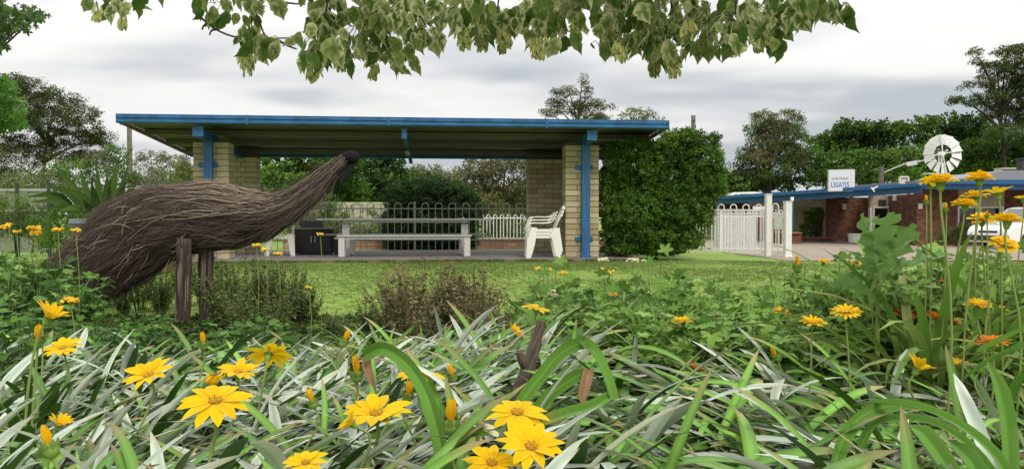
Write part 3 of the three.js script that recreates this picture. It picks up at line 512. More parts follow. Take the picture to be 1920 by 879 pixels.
    const cab = new THREE.ExtrudeGeometry(h, { depth: 1.34, bevelEnabled: true, bevelSize: 0.03, bevelThickness: 0.08, bevelSegments: 3 }); cab.translate(0, 0, -0.67); part('cabin', cab, M.carWhite, c);
    const side = (pts, z) => { const q = new THREE.Shape(); pts.forEach(([a, b], i) => (i ? q.lineTo(a, b) : q.moveTo(a, b))); q.closePath(); const g = new THREE.ExtrudeGeometry(q, { depth: 0.012, bevelEnabled: false }); g.translate(0, 0, z - 0.006); return g; };
    for (const z of [-0.762, 0.762]) { part('side_window', side([[-0.85, 1.03], [-0.36, 1.43], [0.28, 1.46], [0.28, 1.03]], z), M.glass, c); part('side_window', side([[0.36, 1.03], [0.36, 1.46], [1.1, 1.45], [1.25, 1.03]], z), M.glass, c); part('side_window', side([[1.32, 1.06], [1.2, 1.42], [1.46, 1.42], [1.7, 1.06]], z), M.glass, c); }
    const ws = box(0.9, 0.014, 1.3, 0, 0, 0, [0, 0, Math.atan2(0.53, 0.73)]); ws.translate(-0.805, 1.265, 0); part('windscreen', ws, M.glass, c);
    part('bumper', rbox(0.14, 0.2, 1.7, 0.04, -2.24, 0.44, 0), M.darkGrey, c); part('bumper', rbox(0.14, 0.2, 1.7, 0.04, 2.26, 0.44, 0), M.darkGrey, c);
    for (const z of [-0.62, 0.62]) { part('headlight', rbox(0.16, 0.13, 0.3, 0.04, -2.15, 0.72, z), std(lin(0.6, 0.62, 0.64), 0.1), c); part('tail_light', rbox(0.08, 0.2, 0.2, 0.03, 2.24, 0.75, z), std(lin(0.35, 0.02, 0.02), 0.2), c); }
    part('grille', rbox(0.06, 0.1, 0.8, 0.02, -2.25, 0.66, 0), M.black, c);
    for (const x of [-1.36, 1.38]) for (const z of [-0.78, 0.78]) { const w = part('wheel', new THREE.TorusGeometry(0.245, 0.085, 10, 24), M.rubber, c); w.position.set(x, 0.33, z); part('rim', (() => { const l = [cyl(0.185, 0.185, 0.06, 20, 0, 0, 0, [Math.PI / 2, 0, 0])]; for (let k = 0; k < 5; k++) { const g = box(0.05, 0.17, 0.09); g.translate(0, 0.095, 0); g.rotateZ(k * 1.2566); l.push(g); } return join(l); })(), M.steel, w); }
    for (const z of [-0.9, 0.9]) part('wing_mirror', rbox(0.1, 0.13, 0.18, 0.03, -0.72, 1.06, z), M.carWhite, c);
    return c;
  }
  const p1 = onGround(1938, 29.5); car('white car with dark windscreen parked behind tall yellow flowers', p1, 0.32);
  const p2 = at(1532, 402, 52.5); p2.y = 0.93; car('white car parked on the red retaining wall, seen through carport', p2, 0.12, 'cars on the terrace');
  const p3 = at(1412, 402, 53.5); p3.y = 0.93; car('white car parked behind the white gate fence, on the terrace', p3, Math.PI, 'cars on the terrace');
}
// ---------------------------------------------------------------- poles and left hand fence
{
  const pole = (px, yTop, d, label) => { const b = onGround(px, d), t = at(px, yTop, d); const s = thing('utility_pole', label, 'pole', b, 0, 'timber utility poles'); part('shaft', limbGeo([V(0, -0.3, 0), V(0, t.y - b.y, 0)], [0.16, 0.125], 10), std(lin(0.33, 0.32, 0.29), 0.9, { map: woodTex }), s); part('cross_arm', rbox(1.1, 0.1, 0.1, 0.01, 0, t.y - b.y - 0.25, 0.15, [0, 1.3, 0]), std(lin(0.2, 0.18, 0.15), 0.9), s); part('pole_cap', cyl(0.13, 0.14, 0.04, 10, 0, t.y - b.y + 0.02, 0), M.steel, s); return s; };
  pole(243.5, 226, 42, 'grey timber utility pole behind the left edge of shelter roof');
  pole(1299.5, 217, 44, 'dark timber utility pole rising behind the round shrub');
  const pf = thing('panel_fence', 'pale grey green panel fence behind the sword leaved plant', 'fence', at(-60, 410, 17).setY(0));
  for (let i = 0; i < 8; i++) part('panel', rbox(0.235, 1.34, 0.025, 0.006, i * 0.24, 0.75, (i % 2) * 0.014), std(lin(0.24, 0.26, 0.19), 0.9, { map: speckle }), pf);
  part('rail', rbox(2.0, 0.06, 0.06, 0.006, 0.85, 1.45, 0.01), std(lin(0.3, 0.32, 0.27), 0.8), pf); part('rail', rbox(2.0, 0.05, 0.05, 0.006, 0.85, 1.0, 0.035), std(lin(0.34, 0.36, 0.3), 0.8), pf);
  for (const x of [0.4, 1.1, 1.8]) part('post', rbox(0.06, 1.6, 0.06, 0.006, x, 0.8, 0.05), M.darkGrey, pf);
  const pl = thing('terracotta_planter', 'square terracotta planter behind the back of twig bird', 'planter', onGround(285, 12.2), 0.2);
  part('box', rbox(0.5, 1.28, 0.5, 0.015, 0, 0.64, 0), M.terracotta, pl); part('rim', rbox(0.54, 0.06, 0.54, 0.012, 0, 1.27, 0), M.terracotta, pl); part('soil', box(0.44, 0.02, 0.44, 0, 1.305, 0), M.darkGrey, pl);
  const tb = thing('storage_tub', 'grey plastic tub with lid behind the twig bird', 'tub', onGround(178, 8.6), 0.15);
  part('tub', cyl(0.24, 0.2, 0.80, 20, 0, 0.40, 0), std(lin(0.13, 0.155, 0.185), 0.5), tb); part('lid', cyl(0.255, 0.265, 0.05, 24, 0, 0.82, 0), std(lin(0.17, 0.2, 0.24), 0.45), tb);
}
// ---------------------------------------------------------------- trees and shrubs
// a tuft of small leaves, about 1 unit across
function tuft(n, len, wid, seed, spread = 0.5, dir = 0) {
  const R = rng(seed), b = new Bunch(), g = new THREE.BufferGeometry();
  g.setAttribute('position', new THREE.Float32BufferAttribute([0, 0, 0, -wid, len * 0.45, 0.12 * len, wid, len * 0.45, 0.12 * len, 0, len, -0.1 * len], 3)); g.setIndex([0, 2, 1, 1, 2, 3]); g.computeVertexNormals();
  for (let i = 0; i < n; i++) {
    const p = V(R() - 0.5, R() - 0.5, R() - 0.5).normalize().multiplyScalar(spread * Math.cbrt(R())); p.y *= 0.8;
    const t = rr(R, 0.7, 1.25);
    b.add(g, M4(p, [rr(R, -1.9, 0.5), R() * 6.28, rr(R, -0.8, 0.8)], [1, rr(R, 0.7, 1.2), 1]), [t * rr(R, 0.9, 1.1), t, t * rr(R, 0.85, 1.1)]);
  }
  return b.geo();
}
const TUFT = { fine: [1, 2, 3].map((s) => tuft(30, 0.26, 0.055, s)), round: [4, 5, 6].map((s) => tuft(22, 0.30, 0.12, s)), gum: [7, 8].map((s) => tuft(26, 0.34, 0.05, s)), needle: [9, 10].map((s) => tuft(40, 0.3, 0.03, s)) };
function crownList(blobs, R, tints, dens, size, flat = 1) {
  const list = [[], [], []];
  for (const [c, rx, ry, rz, k = 1] of blobs) {
    const n = Math.max(6, Math.round(9 * dens * k * (rx * ry + rx * rz + ry * rz) / (size * size)));
    const tb = pick(R, tints), bt = rr(R, 0.88, 1.12);
    for (let i = 0; i < n; i++) {
      const v = V(R() - 0.5, R() - 0.5, R() - 0.5); if (v.length() > 0.5) { i--; continue; }
      v.normalize().multiplyScalar(Math.pow(R(), 0.28) * rr(R, 0.82, 1.08));
      const nz = PN.noise(c.x + v.x * 2.2, c.y + v.y * 2.2, c.z + v.z * 2.2); if (nz < -0.32) continue;
      const p = V(c.x + v.x * rx, c.y + v.y * ry, c.z + v.z * rz), s = size * rr(R, 0.5, 1.45), t = R() < 0.75 ? tb : pick(R, tints), q = rr(R, 0.75, 1.25) * bt;
      list[Math.floor(R() * 3)].push([M4(p, [rr(R, -0.5, 0.5), R() * 6.28, rr(R, -0.5, 0.5)], [s, s * flat, s]), [t[0] * q, t[1] * q, t[2] * q]]);
    }
  }
  return list;
}
function tree(name, label, o) {            // o: px, d, base, blobs in photo pixels, size, dens, tints, tuft, trunk
  const R = rng(o.seed), sc = F / o.d, base = o.root || onGround(o.px, o.d), T = thing(name, label, o.cat || 'tree', base, 0, o.group);
  base.y -= 0.05;
  const blobs = [];
  for (const [x, y, rx, ry, k] of o.blobs) { const dz = rr(R, -0.7, 0.7) * (o.deep || 1) * rx / sc, c = at(x, y, o.d + dz).sub(base); blobs.push([c, rx / sc, ry / sc, rx / sc * 0.9, k ?? 1]); }
  const mean = blobs.reduce((a, b) => a.add(b[0].clone()), V(0, 0, 0)).multiplyScalar(1 / blobs.length), r0 = (o.trunk || 0.2) * 0.7;
  const fork = V(mean.x * 0.35, Math.max(0.25, mean.y * (o.fork ?? 0.45)), mean.z * 0.35), tip = V(mean.x * 0.8, mean.y * 0.95, mean.z * 0.8);
  part('trunk', limbGeo(curve([V(0, -0.1, 0), V(fork.x * 0.4 + rr(R, -0.1, 0.1) * r0, fork.y * 0.5, 0), fork, tip], 14), Array.from({ length: 15 }, (_, i) => r0 * (1.15 - 0.95 * i / 14)), 8, 0.12, o.seed), o.pale ? M.paleBark : M.bark, T);
  if (!o.noLimbs) for (const b of blobs) {
    const q = b[0], s = fork.clone().lerp(tip, Math.min(0.8, Math.max(0, (q.y - fork.y) / Math.max(0.2, tip.y - fork.y) - 0.4))), mid = s.clone().lerp(q, 0.55); mid.y += 0.12 * q.distanceTo(s) * rr(R, -0.6, 1);
    part('limb', limbGeo(curve([s, mid, q], 7), Array.from({ length: 8 }, (_, i) => r0 * 0.3 * (1.05 - i / 8)), 5, 0.1, o.seed + 3), o.pale ? M.paleBark : M.bark, T);
  }
  const lists = crownList(blobs, R, o.tints, o.dens || 1, o.size, o.flat || 1), kinds = o.tuft;
  const C = new THREE.Group(); C.name = 'crown'; C.userData.kind = 'stuff'; T.add(C);
  lists.forEach((l, i) => { const f = o.keep ? l.filter(([m]) => { const e = m.elements; return o.keep(e[12] + base.x, e[13] + base.y, e[14] + base.z); }) : l; if (f.length) instanced('foliage', kinds[i % kinds.length], M.leaf, f, C); });
  return T;
}
const G = {
  dark: [[0.06, 0.09, 0.026], [0.08, 0.105, 0.03], [0.095, 0.11, 0.034]], olive: [[0.13, 0.155, 0.04], [0.16, 0.175, 0.05], [0.10, 0.135, 0.034]],
  green: [[0.085, 0.165, 0.022], [0.12, 0.205, 0.03], [0.065, 0.13, 0.02]], bright: [[0.085, 0.185, 0.025], [0.11, 0.22, 0.03], [0.07, 0.155, 0.022]],
  pale: [[0.17, 0.20, 0.09], [0.20, 0.22, 0.11], [0.14, 0.17, 0.075]], brown: [[0.135, 0.13, 0.05], [0.155, 0.15, 0.055], [0.105, 0.11, 0.04]], hedge: [[0.03, 0.075, 0.018], [0.04, 0.09, 0.022], [0.025, 0.06, 0.015]],
};
tree('spreading_tree', 'dark brownish spreading tree with feathery layered crown', { seed: 31, px: 70, d: 40, trunk: 0.32, size: 0.5, dens: 1.15, flat: 0.6, tuft: TUFT.fine, tints: G.dark.concat(G.brown), pale: true, group: null,
  blobs: [[55, 170, 55, 24], [20, 160, 40, 22], [105, 195, 55, 26], [150, 222, 40, 24], [178, 258, 36, 20], [90, 232, 60, 26], [35, 215, 50, 30], [130, 262, 50, 24], [60, 275, 60, 26], [195, 268, 20, 12], [20, 305, 60, 30], [120, 300, 50, 20], [165, 295, 36, 14], [-40, 240, 60, 70]] });
tree('pale_tree', 'thin pale umbrella shaped tree beside the utility pole', { seed: 32, px: 290, d: 46, trunk: 0.2, size: 0.5, dens: 0.5, flat: 0.6, tuft: TUFT.fine, tints: G.pale.concat(G.brown), pale: true, blobs: [[290, 296, 38, 12], [325, 300, 34, 12], [262, 306, 24, 10], [345, 315, 26, 14], [300, 320, 50, 16]] });
tree('garden_tree', 'light green bushy tree behind the sword leaved plant', { seed: 33, px: 175, d: 26, trunk: 0.14, size: 0.36, dens: 0.7, tuft: TUFT.fine, tints: G.bright.concat(G.pale), blobs: [[140, 325, 50, 24], [195, 312, 40, 26], [225, 290, 22, 22], [225, 330, 40, 24], [330, 345, 50, 26], [280, 345, 50, 20], [60, 345, 60, 22], [150, 365, 70, 28], [300, 375, 90, 26]] });
tree('garden_tree', 'small dark leafy tree reaching in from behind the cream brick pier', { seed: 35, px: 355, d: 24, trunk: 0.1, size: 0.3, dens: 0.55, tuft: TUFT.fine, tints: G.green.concat(G.olive), blobs: [[352, 318, 22, 20], [335, 345, 30, 22], [370, 345, 30, 40]] });
// seen under the shelter roof
tree('garden_tree', 'full green tree beyond the pool, behind twig bird neck', { seed: 36, px: 590, d: 31, trunk: 0.22, size: 0.5, dens: 0.95, tuft: TUFT.round, tints: G.green.concat(G.bright), blobs: [[530, 300, 55, 35], [590, 290, 55, 40], [640, 310, 50, 35], [520, 350, 50, 40], [590, 350, 60, 40], [650, 365, 50, 30], [560, 395, 60, 30]] });
tree('garden_tree', 'deep green tree beyond the clipped hedge', { seed: 37, px: 715, d: 34, trunk: 0.2, size: 0.5, dens: 0.95, tuft: TUFT.round, tints: G.green.concat(G.hedge), blobs: [[695, 305, 45, 30], [735, 318, 35, 26], [690, 350, 55, 35], [745, 355, 45, 30], [640, 380, 45, 30]] });
tree('olive_tree', 'olive green tree under a patch of sky beyond the hedge', { seed: 38, px: 800, d: 40, trunk: 0.2, size: 0.55, dens: 0.8, tuft: TUFT.fine, tints: G.olive.concat(G.pale), blobs: [[775, 325, 26, 14], [800, 332, 40, 18], [840, 330, 30, 12], [760, 350, 50, 22], [830, 360, 60, 26]] });
tree('olive_tree', 'wide olive brown tree beside the brown brick pier', { seed: 39, px: 930, d: 29, trunk: 0.2, size: 0.42, dens: 0.9, tuft: TUFT.fine, tints: G.olive.concat(G.brown), blobs: [[900, 320, 40, 24], [950, 310, 45, 28], [995, 320, 40, 28], [880, 350, 40, 28], [930, 355, 55, 32], [985, 370, 50, 40], [900, 390, 60, 26], [1040, 360, 50, 60]] });
tree('pool_shrub', 'grey green rounded shrub behind the fence near barbecue', { seed: 40, px: 600, d: 21.5, cat: 'shrub', trunk: 0.07, size: 0.24, dens: 0.8, tuft: TUFT.fine, tints: G.pale.concat(G.green), blobs: [[600, 385, 34, 28], [630, 405, 30, 26], [575, 415, 36, 30], [640, 430, 40, 26], [600, 440, 46, 26]] });
tree('pool_shrub', 'thin yellowish shrub behind the long table', { seed: 41, px: 690, d: 22, cat: 'shrub', trunk: 0.05, size: 0.22, dens: 0.5, tuft: TUFT.fine, tints: G.olive.concat(G.bright), blobs: [[690, 420, 26, 30], [675, 450, 30, 16], [715, 440, 24, 24]] });
tree('clipped_hedge', 'dark green clipped hedge behind the grey fence', { seed: 42, px: 805, d: 20.6, cat: 'hedge', trunk: 0.12, size: 0.16, dens: 1.5, deep: 0.25, tuft: TUFT.round, tints: G.hedge, fork: 0.3, blobs: [[760, 375, 45, 36], [810, 370, 50, 36], [855, 378, 42, 34], [745, 420, 36, 40], [800, 425, 50, 46], [860, 425, 38, 42], [740, 455, 30, 22], [800, 458, 50, 22], [860, 455, 36, 22], [890, 395, 22, 24]] });
tree('pool_shrub', 'small green shrub between hedge and white fence', { seed: 43, px: 905, d: 23, cat: 'shrub', trunk: 0.05, size: 0.2, dens: 0.8, tuft: TUFT.fine, tints: G.green, blobs: [[900, 450, 20, 14], [760, 460, 30, 10], [1000, 440, 30, 40]] });
// above the roof
tree('gum_tree', 'tall open gum tree showing above the shelter roof', { seed: 44, px: 1075, d: 52, trunk: 0.3, size: 0.5, dens: 0.9, flat: 0.6, tuft: TUFT.gum, tints: G.olive.concat(G.dark), pale: true, blobs: [[1093, 150, 10, 12], [1100, 170, 12, 12], [1088, 185, 22, 12], [1050, 178, 22, 12], [1065, 168, 14, 8], [1035, 195, 18, 10], [1070, 205, 40, 14], [1105, 205, 30, 12], [1030, 215, 20, 9], [1120, 195, 16, 6], [1143, 202, 11, 6], [1108, 222, 36, 8], [1130, 224, 20, 6]] });
tree('gum_tree', 'low leafy tree top showing at right end of shelter roof', { seed: 45, px: 1195, d: 48, trunk: 0.2, size: 0.5, dens: 0.6, flat: 0.7, tuft: TUFT.gum, tints: G.olive.concat(G.green), blobs: [[1180, 216, 20, 8], [1205, 212, 22, 8], [1222, 222, 16, 8], [1195, 235, 50, 14]] });
// right hand background
tree('gum_tree', 'rounded brown green gum tree left of the leafy tree row', { seed: 46, px: 1445, d: 55, trunk: 0.34, size: 0.58, dens: 1.3, flat: 0.8, tuft: TUFT.gum, tints: G.olive.concat(G.brown, G.green), blobs: [[1432, 225, 26, 16], [1480, 226, 26, 18], [1455, 245, 40, 20], [1415, 248, 22, 14], [1490, 258, 24, 22], [1440, 270, 40, 20], [1400, 290, 20, 16], [1420, 300, 30, 18], [1470, 290, 38, 24], [1395, 312, 22, 14], [1450, 320, 50, 24], [1500, 300, 26, 26], [1410, 335, 40, 20]] });
for (const [px, sd, bl, lb] of [[1590, 47, [[1560, 262, 34, 20], [1595, 245, 36, 16], [1635, 250, 40, 18], [1670, 250, 36, 20], [1590, 280, 50, 24], [1650, 285, 50, 26], [1540, 275, 30, 20], [1690, 245, 28, 14]], 'dense dark green tree behind the roof sign'], [1775, 48, [[1735, 236, 28, 16], [1775, 232, 36, 18], [1815, 240, 34, 20], [1850, 255, 30, 20], [1740, 260, 36, 20], [1790, 262, 44, 22]], 'dense dark green tree behind the windmill']])
  tree('leafy_tree', lb, { seed: sd, px, d: 64, trunk: 0.36, size: 0.75, dens: 1.0, tuft: TUFT.round, tints: G.green.concat(G.green, G.hedge), group: 'dense trees behind the building', blobs: bl });
for (const [px, sd, bl, lb] of [[1560, 49, [[1530, 305, 40, 24], [1570, 312, 44, 26], [1610, 305, 44, 24], [1550, 335, 60, 22], [1625, 330, 50, 22]], 'light green bushy tree directly above the roof sign'], [1700, 50, [[1660, 310, 40, 24], [1700, 300, 44, 24], [1740, 305, 40, 28], [1690, 330, 60, 20], [1760, 325, 50, 24]], 'light green bushy tree between street light and windmill'], [1860, 51, [[1810, 295, 44, 22], [1850, 285, 44, 22], [1900, 290, 44, 24], [1930, 275, 44, 24], [1840, 318, 60, 20], [1905, 312, 60, 22]], 'light green bushy tree behind the roof skylight'], [1375, 52, [[1365, 338, 30, 18], [1390, 350, 34, 18], [1350, 360, 30, 22], [1420, 352, 40, 16], [1470, 345, 40, 16]], 'dark low tree between round shrub and gum tree']])
  tree('leafy_tree', lb, { seed: sd, px, d: 56, trunk: 0.26, size: 0.6, dens: 0.95, tuft: TUFT.round, tints: G.green.concat(G.bright), group: 'bushy trees behind the building', blobs: bl });
tree('gum_tree', 'tall open gum tree reaching high at the right', { seed: 53, px: 1890, d: 52, trunk: 0.34, size: 0.55, dens: 1.25, flat: 0.7, tuft: TUFT.gum, tints: G.olive.concat(G.dark, G.green), blobs: [[1828, 100, 14, 8], [1838, 118, 16, 9], [1890, 100, 24, 12], [1915, 95, 24, 12], [1870, 130, 28, 14], [1905, 125, 30, 18], [1850, 155, 24, 12], [1890, 158, 36, 20], [1925, 160, 26, 26], [1812, 162, 12, 7], [1860, 185, 36, 16], [1800, 190, 18, 6], [1825, 195, 18, 8], [1900, 195, 36, 20], [1870, 215, 36, 14], [1915, 225, 30, 20], [1880, 250, 40, 18], [1790, 190, 14, 5], [1940, 130, 40, 60], [1950, 230, 50, 60]] });
// trees closing the horizon behind everything
for (const [px, sd, lb] of [[-40, 61, 'low dark tree at far left behind the panel fence'], [420, 62, 'low dark tree behind the left brick pier'], [1080, 63, 'low dark tree behind the right brick piers'], [1280, 64, 'low dark tree behind the round shrub'], [2010, 65, 'low dark tree beyond the right end of building']])
  tree('leafy_tree', lb, { seed: sd, px, d: 60, trunk: 0.26, size: 0.8, dens: 0.8, tuft: TUFT.round, tints: G.green.concat(G.dark), group: 'low trees along the horizon', blobs: [[px - 60, 355, 60, 34], [px, 345, 60, 40], [px + 60, 355, 60, 34], [px - 80, 390, 70, 26], [px + 10, 392, 80, 28], [px + 90, 390, 70, 26]] });
tree('leafy_tree', 'low hazy tree line closing the gap beyond the pool', { seed: 66, px: 740, d: 62, trunk: 0.2, size: 0.9, dens: 0.8, tuft: TUFT.round, tints: G.olive, group: 'low trees along the horizon', blobs: [[560, 380, 80, 26], [660, 375, 80, 30], [760, 372, 80, 30], [860, 375, 80, 30], [960, 380, 80, 26]] });
// round shrub at right end of the shelter
tree('round_shrub', 'big round glossy green shrub at right end of shelter', { seed: 70, px: 1228, d: 15.9, cat: 'shrub', trunk: 0.09, size: 0.12, dens: 1.2, deep: 0.5, tuft: TUFT.round, tints: [[0.085, 0.18, 0.02], [0.11, 0.215, 0.027], [0.062, 0.135, 0.016], [0.15, 0.26, 0.036]], fork: 0.2,
  keep: (x, y, z) => { const l = V(x, y, z).sub(ORG).applyAxisAngle(V(0, 1, 0), -TH); return !(l.x < 1.62 && l.z < 0.98 && y > 2.36) && !(l.x < 0.42 && l.z < 0.3); },
  blobs: [[1285, 270, 44, 28], [1240, 270, 44, 26], [1180, 285, 46, 26], [1320, 300, 40, 36], [1265, 300, 56, 40], [1200, 310, 60, 40], [1150, 310, 40, 36], [1330, 345, 32, 36], [1275, 350, 56, 40], [1205, 355, 60, 40], [1145, 350, 38, 40], [1310, 390, 34, 36], [1255, 400, 56, 40], [1190, 405, 56, 40], [1145, 395, 34, 40], [1280, 435, 36, 32], [1225, 445, 50, 30], [1165, 445, 44, 32], [1250, 466, 40, 16], [1180, 468, 48, 14], [1290, 455, 36, 20], [1130, 430, 24, 40], [1230, 474, 60, 10], [1160, 474, 40, 10], [1348, 320, 12, 30], [1335, 270, 18, 18], [1350, 365, 12, 20], [1322, 415, 18, 20]] });
tree('dark_shrub', 'dark brown green shrub row behind the white pool fence', { seed: 74, px: 950, d: 27, cat: 'shrub', trunk: 0.05, size: 0.3, dens: 0.9, tuft: TUFT.fine, tints: G.dark.concat(G.brown), blobs: [[900, 415, 40, 26], [950, 420, 40, 26], [1000, 415, 40, 30], [890, 440, 40, 12], [960, 442, 50, 12], [1040, 420, 40, 36]] });
tree('dark_shrub', 'leafy shrub row in front of the cream panel fence', { seed: 75, px: 640, d: 27.5, cat: 'shrub', trunk: 0.05, size: 0.3, dens: 0.7, tuft: TUFT.fine, tints: G.green.concat(G.olive), blobs: [[560, 425, 40, 20], [620, 432, 40, 16], [690, 440, 36, 10], [740, 425, 36, 24], [500, 420, 40, 26]] });
tree('carport_shrub', 'yellow green broad leaved shrub inside the carport', { seed: 71, px: 1528, d: 41.5, cat: 'shrub', trunk: 0.06, size: 0.3, dens: 1.0, tuft: TUFT.round, tints: G.bright.concat(G.pale), blobs: [[1525, 408, 20, 16], [1540, 412, 14, 16], [1520, 432, 20, 18], [1540, 436, 14, 16]] });
tree('driveway_shrub', 'low dark shrub at foot of the orange brick wall', { seed: 72, px: 1795, d: 33.5, cat: 'shrub', trunk: 0.05, size: 0.25, dens: 0.8, tuft: TUFT.fine, tints: G.green.concat(G.dark), blobs: [[1785, 440, 22, 14], [1808, 435, 20, 18], [1780, 452, 24, 8]] });
tree('planter_shrub', 'small green plant in the orange brick garden box', { seed: 73, root: at(1490, 436, 38).setY(0.05), px: 1490, d: 38, cat: 'plant', trunk: 0.02, size: 0.16, dens: 0.8, tuft: TUFT.fine, tints: G.green, blobs: [[1490, 431, 9, 5], [1483, 433, 8, 4]] });

// fine leaved shrubs round the sword plant and the panel fence at left
tree('fence_shrub', 'feathery dark green shrub in front of the panel fence', { seed: 76, px: 30, d: 12.5, cat: 'shrub', trunk: 0.04, size: 0.2, dens: 0.6, tuft: TUFT.needle, tints: G.green.concat(G.dark), blobs: [[20, 395, 40, 30], [60, 410, 36, 20], [-20, 400, 40, 40], [20, 430, 60, 24]] });
tree('fence_shrub', 'leafy green shrub at foot of the sword leaved plant', { seed: 77, px: 150, d: 10.2, cat: 'shrub', trunk: 0.04, size: 0.18, dens: 0.7, tuft: TUFT.fine, tints: G.green.concat(G.bright), blobs: [[110, 430, 50, 22], [170, 425, 46, 20], [60, 440, 50, 20], [220, 430, 40, 30], [140, 460, 80, 24]] });
// ---------------------------------------------------------------- twig bird sculpture
{
  const D = 6.4, S = F / D, base = onGround(372, D); base.y -= 0.03;
  const footPy = 405 + (EYE - base.y) * S;
  const L = (px, py, z = 0) => V((px - 372) / S, (footPy - py) / S, z);
  const bird = thing('twig_bird', 'large bird sculpture of bundled brown twigs on two post legs', 'sculpture', base);
  // spine from tail to head: centre, half height, half width (pixels measured, scaled to metres)
  const sp = [[128, 532, 52, 44], [184, 494, 66, 54], [246, 450, 73, 62], [310, 418, 69, 66], [370, 407, 61, 68], [430, 408, 57, 66], [485, 406, 46, 52], [528, 395, 29, 34], [565, 371, 23, 24], [600, 342, 17, 17], [632, 313, 12.5, 13], [655, 294, 10, 11]];
  const cs = new THREE.CatmullRomCurve3(sp.map(([x, y]) => L(x, y))), N = sp.length - 1;
  const rad = (t, k) => { const u = Math.min(0.9999, Math.max(0, t)) * N, i = Math.floor(u), f = u - i, s = f * f * (3 - 2 * f); return lerp(sp[i][k], sp[i + 1][k], s) / S; };
  const lump = (t, a) => 1 + 0.16 * PN.noise(t * 9, Math.cos(a) * 1.8 + 4, Math.sin(a) * 1.8) + 0.05 * PN.noise(t * 26, Math.cos(a) * 4, Math.sin(a) * 4 + 7);
  function surf(t, a, off = 0) {
    const tt = Math.max(0, Math.min(1, t)), c = cs.getPoint(tt), d = cs.getTangent(tt), n = V(-d.y, d.x, 0).normalize();
    const p = c.clone().addScaledVector(n, Math.cos(a) * (rad(tt, 2) * lump(tt, a) + off)); p.z += Math.sin(a) * (rad(tt, 3) * lump(tt, a) + off);
    if (t < 0) p.addScaledVector(cs.getTangent(0), t * 1.9).add(V(0, t * t * -1.5, 0)); return p;
  }
  { // packed core
    const pos = [], idx = [], uv = [], nu = 60, na = 28;
    for (let i = 0; i <= nu; i++) for (let k = 0; k <= na; k++) { const t = i / nu, a = k / na * Math.PI * 2, p = cs.getPoint(t).lerp(surf(t, a, 0), lerp(0.15, 1, sstep(0.02, 0.5, t))).lerp(cs.getPoint(t), 0.08); const jit = (0.012 * PN.noise(t * 20, Math.cos(a) * 3, Math.sin(a) * 3)); p.y += jit; pos.push(p.x, p.y, p.z); uv.push(k / na * 3, t * 2); }
    for (let i = 0; i < nu; i++) for (let k = 0; k < na; k++) { const a = i * (na + 1) + k, b = a + na + 1; idx.push(a, a + 1, b, b, a + 1, b + 1); }
    const g = new THREE.BufferGeometry(); g.setAttribute('position', new THREE.Float32BufferAttribute(pos, 3)); g.setAttribute('uv', new THREE.Float32BufferAttribute(uv, 2)); g.setIndex(idx); g.computeVertexNormals();
    part('body', g, std(lin(0.075, 0.057, 0.047), 1, { map: woodTex, bumpMap: woodBump, bumpScale: 0.02, side: THREE.DoubleSide }), bird);
  }
  const R = rng(77);
  const strand = (t0, len, a0, off, r, wob, lift) => {
    const pts = [], rs = [], n = 6, da = rr(R, -0.16, 0.16) * wob, ph = R() * 6;
    for (let i = 0; i <= n; i++) { const f = i / n, t = t0 - len * f; pts.push(surf(t, a0 + da * f + 0.05 * wob * Math.sin(f * 5 + ph), off + lift * f * f)); rs.push(r * (1 - 0.65 * f)); }
    return limbGeo(pts, rs, 3);
  };
  const b = new Bunch(), I = new THREE.Matrix4();
  for (let i = 0; i < 16000; i++) {
    const tail = R() < 0.5, t0 = tail ? rr(R, 0.12, 0.5) : rr(R, 0.2, 0.985), len = (tail ? rr(R, 0.12, 0.32) : rr(R, 0.08, 0.2)), a = R() * 6.283;
    const k = rr(R, 0.55, 1.5), w = R();
    const c = w < 0.10 ? [0.27 * k, 0.205 * k, 0.155 * k] : w < 0.55 ? [0.125 * k, 0.092 * k, 0.072 * k] : [0.072 * k, 0.053 * k, 0.042 * k];
    b.add(strand(t0, len, a, tail && t0 < 0.45 ? rr(R, -0.16, 0.012) : rr(R, -0.03, 0.012), rr(R, 0.0006, 0.0018), tail ? 3.2 : 2.2, R() < 0.16 ? rr(R, 0, 0.13) : tail ? rr(R, -0.05, 0.05) : rr(R, -0.02, 0.018)), I, c);
  }
  for (let i = 0; i < 4200; i++) { const k = rr(R, 0.5, 1.3); b.add(strand(rr(R, 0, 0.3), rr(R, 0.08, 0.28), R() * 6.283, rr(R, -0.2, 0.02), rr(R, 0.0008, 0.002), 3, rr(R, -0.05, 0.08)), I, [0.115 * k, 0.086 * k, 0.07 * k]); }
  const br = part('brushwood', b.geo(), M.matte, bird); br.userData.kind = 'stuff';
  const pale = [[0.27, 0.205, 0.15], [0.20, 0.15, 0.115], [0.33, 0.26, 0.195], [0.16, 0.12, 0.09]].map((c) => std(lin(...c), 0.9));
  for (let i = 0; i < 150; i++) {       // the thicker sticks one can pick out on the back, chest and neck
    const neck = i % 2, t0 = neck ? rr(R, 0.72, 0.985) : rr(R, 0.42, 0.72), a = neck ? rr(R, -0.6, 2.6) : rr(R, -0.5, 1.5);
    part('stick', strand(t0, neck ? rr(R, 0.07, 0.2) : rr(R, 0.12, 0.26), a, rr(R, 0.004, 0.02), rr(R, 0.0035, 0.006), 1.3, rr(R, 0, 0.014)), pale[i % 4], bird);
  }
